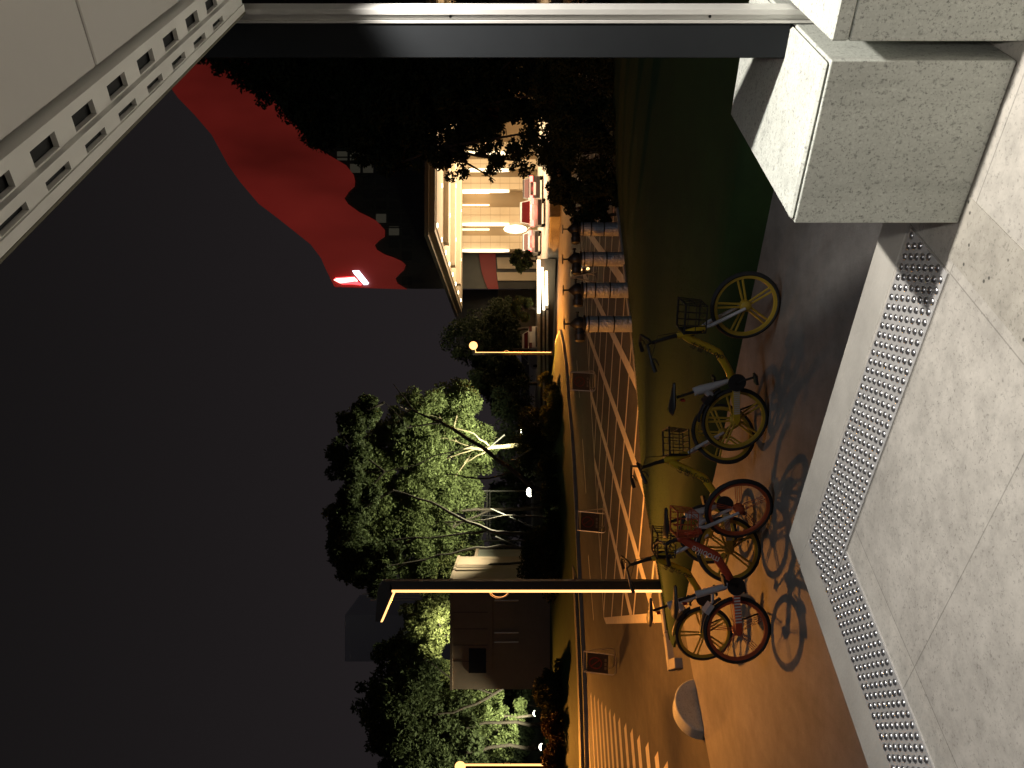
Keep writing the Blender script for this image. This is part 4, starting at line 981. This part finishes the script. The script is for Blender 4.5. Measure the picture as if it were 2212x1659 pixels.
# lower facade: louvred wall, red band, tiled piers
mb = MB(); mb.slab([hp(978, 540, TD - .12), hp(978, 623.5, TD - .12), hp(1052, 623.5, TD - .12), hp(1034, 540, TD - .12)], (0, .11, 0)); hfin(mb.build("louvre_wall", M("louvre_wall", (.09, .095, .085), .5, var=.2, vscale=1), hotel, False))
rb = [(1034, 541), (1036, 560), (1040, 585), (1046, 605), (1054, 623.5), (1077, 623.5), (1073, 600), (1071, 570), (1070, 541)]
mb = MB(); mb.slab([hp(v, y, TD - .4) for v, y in rb], (0, .385, 0)); hfin(mb.build("red_band", m_red, hotel, False))
for i, (y0, y1) in enumerate(((556, 580), (588, 606))):
    mb = MB(); mb.slab([hp(1073, y0, TD - .35), hp(1075, y1, TD - .35), hp(1158, y1, TD - .35), hp(1158, y0, TD - .35)], (0, .34, 0)); hfin(mb.build("tiled_pier", m_tile, hotel, False))
# entrance wall under the canopy: tiled piers, tan recesses, light tubes
WD = 75.5
mb = MB(); mb.slab([hp(958, 542, WD + .8), hp(958, 100, WD + .8), hp(1160, 100, WD + .8), hp(1160, 542, WD + .8)], (0, 1.5, 0)); hfin(mb.build("entrance_wall", m_tan, hotel, False))
piers = [(514, 541), (463, 498), (397, 431), (350, 372), (300, 325), (240, 270)]
sc = .4521 / 1.8228; ofy = 600 / 1.8228; ofx = 1600 / 1.8228
for y0, y1 in ((725, 842), (478, 612), (215, 322), (60, 140), (-90, -10)):
    mb = MB(); ya, yb = ofy + y0 * sc, ofy + y1 * sc; mb.slab([hp(962, ya, WD), hp(962, yb, WD), hp(1161, yb, WD), hp(1161, ya, WD)], (0, .795, 0)); hfin(mb.build("tiled_pier", m_tile, hotel, False))
    jt = MB(); ym = (ya + yb) / 2
    jt.slab([hp(962, ym - .4, WD - .012), hp(962, ym + .4, WD - .012), hp(1161, ym + .4, WD - .012), hp(1161, ym - .4, WD - .012)], (0, .01, 0))
    for k in range(9): v = 975 + k * 21; jt.slab([hp(v, ya, WD - .008), hp(v, yb, WD - .008), hp(v + .5, yb, WD - .008), hp(v + .5, ya, WD - .008)], (0, .006, 0))
    hfin(jt.build("tile_joint", m_tan, hotel, False))
    mb = MB(); mb.slab([hp(985, yb + 2.6, WD - .35), hp(996, yb + .8, WD - .35), hp(1015, yb - .2, WD - .35), hp(1085, yb - .2, WD - .35), hp(1100, yb + .8, WD - .35), hp(1100, yb + 5, WD - .35), hp(1085, yb + 6, WD - .35), hp(1015, yb + 6, WD - .35), hp(996, yb + 5, WD - .35), hp(985, yb + 3.4, WD - .35)], (0, .34, 0)); hfin(mb.build("uplight_glow", M("uplight_glow", (.8, .72, .55), .4, emit=(1, .82, .52), es=2.2, nosample=True), hotel, False))  # emissive slab shaped like the uplight oval on the column
for y in (459, 672, 352, 150):
    mb = MB()
    for a, b in ((488, 602), (608, 722)): mb.bar(hp(ofx + a * sc, ofy + y * sc, WD + .5), hp(ofx + b * sc, ofy + y * sc, WD + .5), .07)
    hfin(mb.build("light_tube", m_tubel, hotel))
mb = MB(); mb.ball(hp(ofx + 950 * sc, ofy + 668 * sc, WD + .3), 1.0, (.42, .2, 1.1)); hfin(mb.build("wall_lantern", M("wall_lantern", (.8, .72, .55), .4, emit=(1, .82, .52), es=3.0, nosample=True), hotel))
# canopy
CC = Vector((8.96, 50)); e1 = Vector((.9985, .055)); e2 = Vector((-.113, .9936)); CZ = 7.95
def cp(a, b): return CC + e1 * a + e2 * b
mb = MB()
mb.prism([cp(0, 0), cp(26, 0), cp(26, 25.4), cp(0, 25.4)], CZ - .24, CZ); hfin(mb.build("canopy_roof", m_fascia, hotel, False))
mb = MB(); i_ = .35
mb.prism([cp(i_, i_), cp(25, i_), cp(25, 25.3), cp(i_, 25.3)], CZ - .60, CZ - .245); hfin(mb.build("canopy_fascia", M("canopy_fascia_low", (.30, .25, .17), .5, .2), hotel, False))
mb = MB(); i_ = .75
mb.prism([cp(i_, i_), cp(24, i_), cp(24, 25.2), cp(i_, 25.2)], CZ - .66, CZ - .602); hfin(mb.build("canopy_soffit", m_cceil, hotel, False))
for b in (5.5, 11.5, 17.5):
    mb = MB(); mb.prism([cp(1.2, b), cp(24, b), cp(24, b + .9), cp(1.2, b + .9)], CZ - 1.0, CZ - .662); hfin(mb.build("soffit_beam", m_cceil, hotel, False))
for b in np.arange(1.2, 24, 3.1):
    for a in (1.0, 4.6, 9.0, 13.5, 18):
        q = cp(a, b); mb = MB().lathe([(.15, 0), (.14, -.04), (.002, -.05)], 10, (q.x, q.y, CZ - .664)); hfin(mb.build("downlight", m_ledw, hotel))
q = cp(9, 13); l_ = lamp("canopy_light", 'AREA', (q.x, q.y, CZ - 1.1), P_CANOPY, C_HOTEL, None, 15, (q.x, q.y, 0), sy=20); l_.data.spread = R(105)
q = cp(4.5, 4); lamp("canopy_light", 'SPOT', (q.x, q.y, CZ - 1.1), P_CANOPY * .8, C_HOTEL, None, .2, (q.x, q.y, 0), 88, .5)
q = cp(9, 13); lamp("canopy_light", 'AREA', (q.x, q.y, 3.6), P_CANOPY * .8, C_HOTEL, None, 14, (q.x, q.y, 20), sy=14)   # unseen upward light added to brighten the soffit
# wing to the left of the canopy
t = empty("hotel_wing", (*at(960, 1150, 84).xy, HZ), "dim grey lower wing left of the hotel entrance", "building"); base = Vector(t.location)
mb = MB(); mb.slab([at(900, 1076, 84), at(1034, 1076, 84), at(1034, 1162, 84), at(900, 1162, 84)], (0, 8, 0)); fin(mb.build("wall", M("wing_wall", (.16, .14, .11), .7, var=.2, vscale=.5), t, False))
mb = MB(); mb.slab([at(885, 985, 85), at(1033.5, 985, 85), at(1033.5, 1075.5, 85), at(905, 1075.5, 85)], (0, 8, 0)); fin(mb.build("upper_wall", m_tower, t, False))
# logo sign on the tower: red strokes and a white slanting bar
t = empty("logo_sign", hp(760, 605, TD - .7), "glowing red and white logo sign high on the tower's corner", "sign"); base = Vector(t.location)
def poly6(pts, d, th, m_, nm):
    q = [hp((1300 + .3164 * x) / 1.8228, (900 + .3164 * y) / 1.8228, d) for x, y in pts]; fin(MB().slab(q, (0, th, 0)).build(nm, m_, t, False))
poly6([(275, 525), (355, 520), (478, 675), (460, 695), (415, 697), (300, 565)], TD - .85, .2, m_logow, "white_bar")
poly6([(45, 640), (75, 622), (300, 606), (335, 640), (335, 655), (300, 652), (120, 678)], TD - .95, .2, m_logop, "pink_stroke")
poly6([(60, 655), (130, 680), (240, 665), (340, 658), (392, 690), (380, 702), (260, 690), (150, 690)], TD - .85, .2, m_logor, "red_stroke")
poly6([(40, 636), (70, 610), (300, 596), (296, 603), (80, 620)], TD - .85, .2, m_logor, "red_stroke")
# stepped lit wall along the driveway's left edge
t = empty("lit_step_wall", (*at(1040, 1180, 50).xy, HZ), "low stepped wall with ridges made to glow along the hotel driveway", "step wall"); base = Vector(t.location)
for v0, v1, ua, ub, hh in ((1160, 1160.5, 1098, 983, .20), (1168.5, 1172.5, 1082, 990, .14), (1177.5, 1179, 1074, 1000, .14)):
    a, b = at(ua, v0, 47.6), at(ub, v1, 49.5); fin(MB().slab([a, b, b + Vector((0, 0, -hh)), a + Vector((0, 0, -hh))], (0, .3, 0)).build("ridge_glow", M("ridge_glow", (.9, .9, .8), .5, emit=(1, .88, .62), es=3.0, nosample=True), t, False))  # emission stands in for light caught on the ridges
for v0, hh in ((1160, .2), (1172, .12), (1180, .12)):
    a, b = at(1000, v0, 49.8), at(740, v0 + 1, 55); fin(MB().slab([a, b, b + Vector((0, 0, -hh)), a + Vector((0, 0, -hh))], (0, .3, 0)).build("ridge", m_drive, t, False))
a, b = at(1100, 1162, 48.2), at(740, 1162, 56); fin(MB().slab([a, b, Vector((b.x, b.y, .1)), Vector((a.x, a.y, .1))], (0, .5, 0)).build("wall_face", M("wall_face", (.10, .085, .065), .7), t, False))
# clipped trees by the driveway
def bonsai(u, v, d, r, label):
    b = at(u, 1165, d); base = Vector((b.x, b.y, HZ)); 
    cl = []
    for k in range(9): a = random.uniform(0, 2 * PI); cl.append(px(u + r * .62 * math.cos(a) * random.random() ** .4, v + r * .55 * math.sin(a), d + random.uniform(-.5, .5), r * .30))
    return tree("clipped_tree", base, label, [[(base, .12), (at(u, v + r * .6, d), .09), (at(u, v, d), .05)]], cl, 7000, .07, m_leaf, m_bark, group="clipped trees by the driveway")
bonsai(1096, 1128, 50.5, 32, "clipped cloud tree before the hotel entrance"); bonsai(992, 1131, 50, 34, "pale clipped cloud tree left of the canopy")
# cars
def car(loc, rz, paint, label, lit=True, suv=False):
    t = empty("parked_car", loc, label, "car", rz, "cars on the hotel driveway")
    L, Wd, H = (4.6, 1.86, 1.68) if suv else (4.5, 1.78, 1.46)
    sec = [(-2.25, .35, .80), (-2.22, .30, .98), (-1.5, .25, 1.0), (1.0, .25, .98), (2.1, .28, .80), (2.25, .35, .62)]
    n = 12; vs = []; fs = []
    pr = [(-2.25, .42), (-2.28, .70), (-2.20, .98), (-1.9, 1.02), (1.0, .98), (1.9, .82), (2.22, .66), (2.25, .40), (2.0, .24), (-2.0, .24)]
    mb = MB()
    for y, k in ((-Wd / 2, .96), (-Wd / 2 + .08, 1.0), (Wd / 2 - .08, 1.0), (Wd / 2, .96)):
        vs += [(x * (.985 if k < 1 else 1), y, .24 + (z - .24) * k) for x, z in pr]
    m_ = len(pr)
    for i in range(3): fs += [(i * m_ + j, i * m_ + (j + 1) % m_, (i + 1) * m_ + (j + 1) % m_, (i + 1) * m_ + j) for j in range(m_)]
    fs += [tuple(range(m_)), tuple(range(4 * m_ - 1, 3 * m_ - 1, -1))]; mb.add(vs, fs); o = mb.build("body", paint, t); bevel(o, .05)
    xb = -2.05 if suv else -1.7
    cab = [(xb, 1.0), (xb + .22, H - .06), (xb + .5, H), (.1, H), (.95, .98)]
    mb = MB(); vs = [(x, s_ * (Wd / 2 - .10 - (.16 if z > 1.1 else 0)), z) for s_ in (-1, 1) for x, z in cab]; m_ = len(cab)
    mb.add(vs, [tuple(range(m_)), tuple(range(2 * m_ - 1, m_ - 1, -1))] + [(j, (j + 1) % m_, m_ + (j + 1) % m_, m_ + j) for j in range(m_)]); o = mb.build("cabin", paint, t, False)
    wy = Wd / 2 - .30
    MB().slab([(xb + .035, -wy - .10, 1.05), (xb + .185, -wy, H - .12), (xb + .185, wy, H - .12), (xb + .035, wy + .10, 1.05)], (-.025, 0, .01)).build("rear_window", M("red_lit_glass", (.10, .015, .015), .15), t, False)  # red tail light glow painted into the glass colour
    for s_ in (-1, 1): MB().slab([(xb + .35, s_ * (Wd / 2 - .115), 1.06), (.62, s_ * (Wd / 2 - .115), 1.06), (.12, s_ * (Wd / 2 - .245), H - .10), (xb + .50, s_ * (Wd / 2 - .245), H - .10)], (0, s_ * .022, 0)).build("side_window", m_glassd, t, False)
    MB().b2((xb + .35, -Wd / 2 + .25, H - .03), (.05, Wd / 2 - .25, H + .015)).build("roof", paint, t, False)
    for s_ in (-1, 1):
        for x in (-1.35, 1.4): MB().lathe([(.1, -.1), (.31, -.1), (.33, -.07), (.33, .07), (.31, .1), (.1, .1)], 20, (x, s_ * (Wd / 2 - .09), .33), 'Y').build("wheel", m_tyre, t)
        MB().box((-2.22, s_ * (Wd / 2 - .22), .88), (.08, .20, .11)).build("tail_light", m_tail if lit else m_signr, t, False)
        MB().ball((.75, s_ * (Wd / 2 + .08), 1.02), .10, (.7, 1, .7), 8).build("mirror", paint, t)
    if lit: lamp("tail_glow", 'POINT', (-2.75, 0, .85), 28, (1.0, .06, .05), t, .25)
    MB().b2((-2.31, -.45, .55), (-2.28, .45, .72)).build("number_plate", m_plateb, t, False)
    MB().b2((-2.33, -Wd / 2 + .1, .28), (-2.2, Wd / 2 - .1, .50)).build("bumper", m_black, t, False); return t
p = G(1204, 1178, HZ); car((p.x + .2, p.y + 1.8, HZ), R(80), m_carw, "white car with glowing tail lights nearest under the canopy", True, True)
p = at(1133, 1163, 66); car((p.x, 66, HZ), R(84), m_carg, "silver car with tail lights on, beyond the white car", True)
p = at(1272, 1172, 58); car((p.x, 61, HZ), R(78), m_card, "dark car half hidden by the tree under the canopy", True)
p = at(906, 1150, 64); car((p.x, 64, HZ), R(110), m_carw, "small white car beside the far street lamp", False)

# ------------------------------------------------------------------ distant things
t = empty("flagpole_cluster", (*at(378, 1100, 110).xy, 1.0), "cluster of thin pale poles rising behind the near lamp head", "poles"); base = Vector(t.location)
for u, v in ((390, 785), (383, 790), (376, 783), (369, 792), (363, 800)): fin(MB().bar(at(u, v, 110), Vector((at(u, 1000, 110).x, 110, 1.0)), .11, 6).build("pole", m_alu, t))
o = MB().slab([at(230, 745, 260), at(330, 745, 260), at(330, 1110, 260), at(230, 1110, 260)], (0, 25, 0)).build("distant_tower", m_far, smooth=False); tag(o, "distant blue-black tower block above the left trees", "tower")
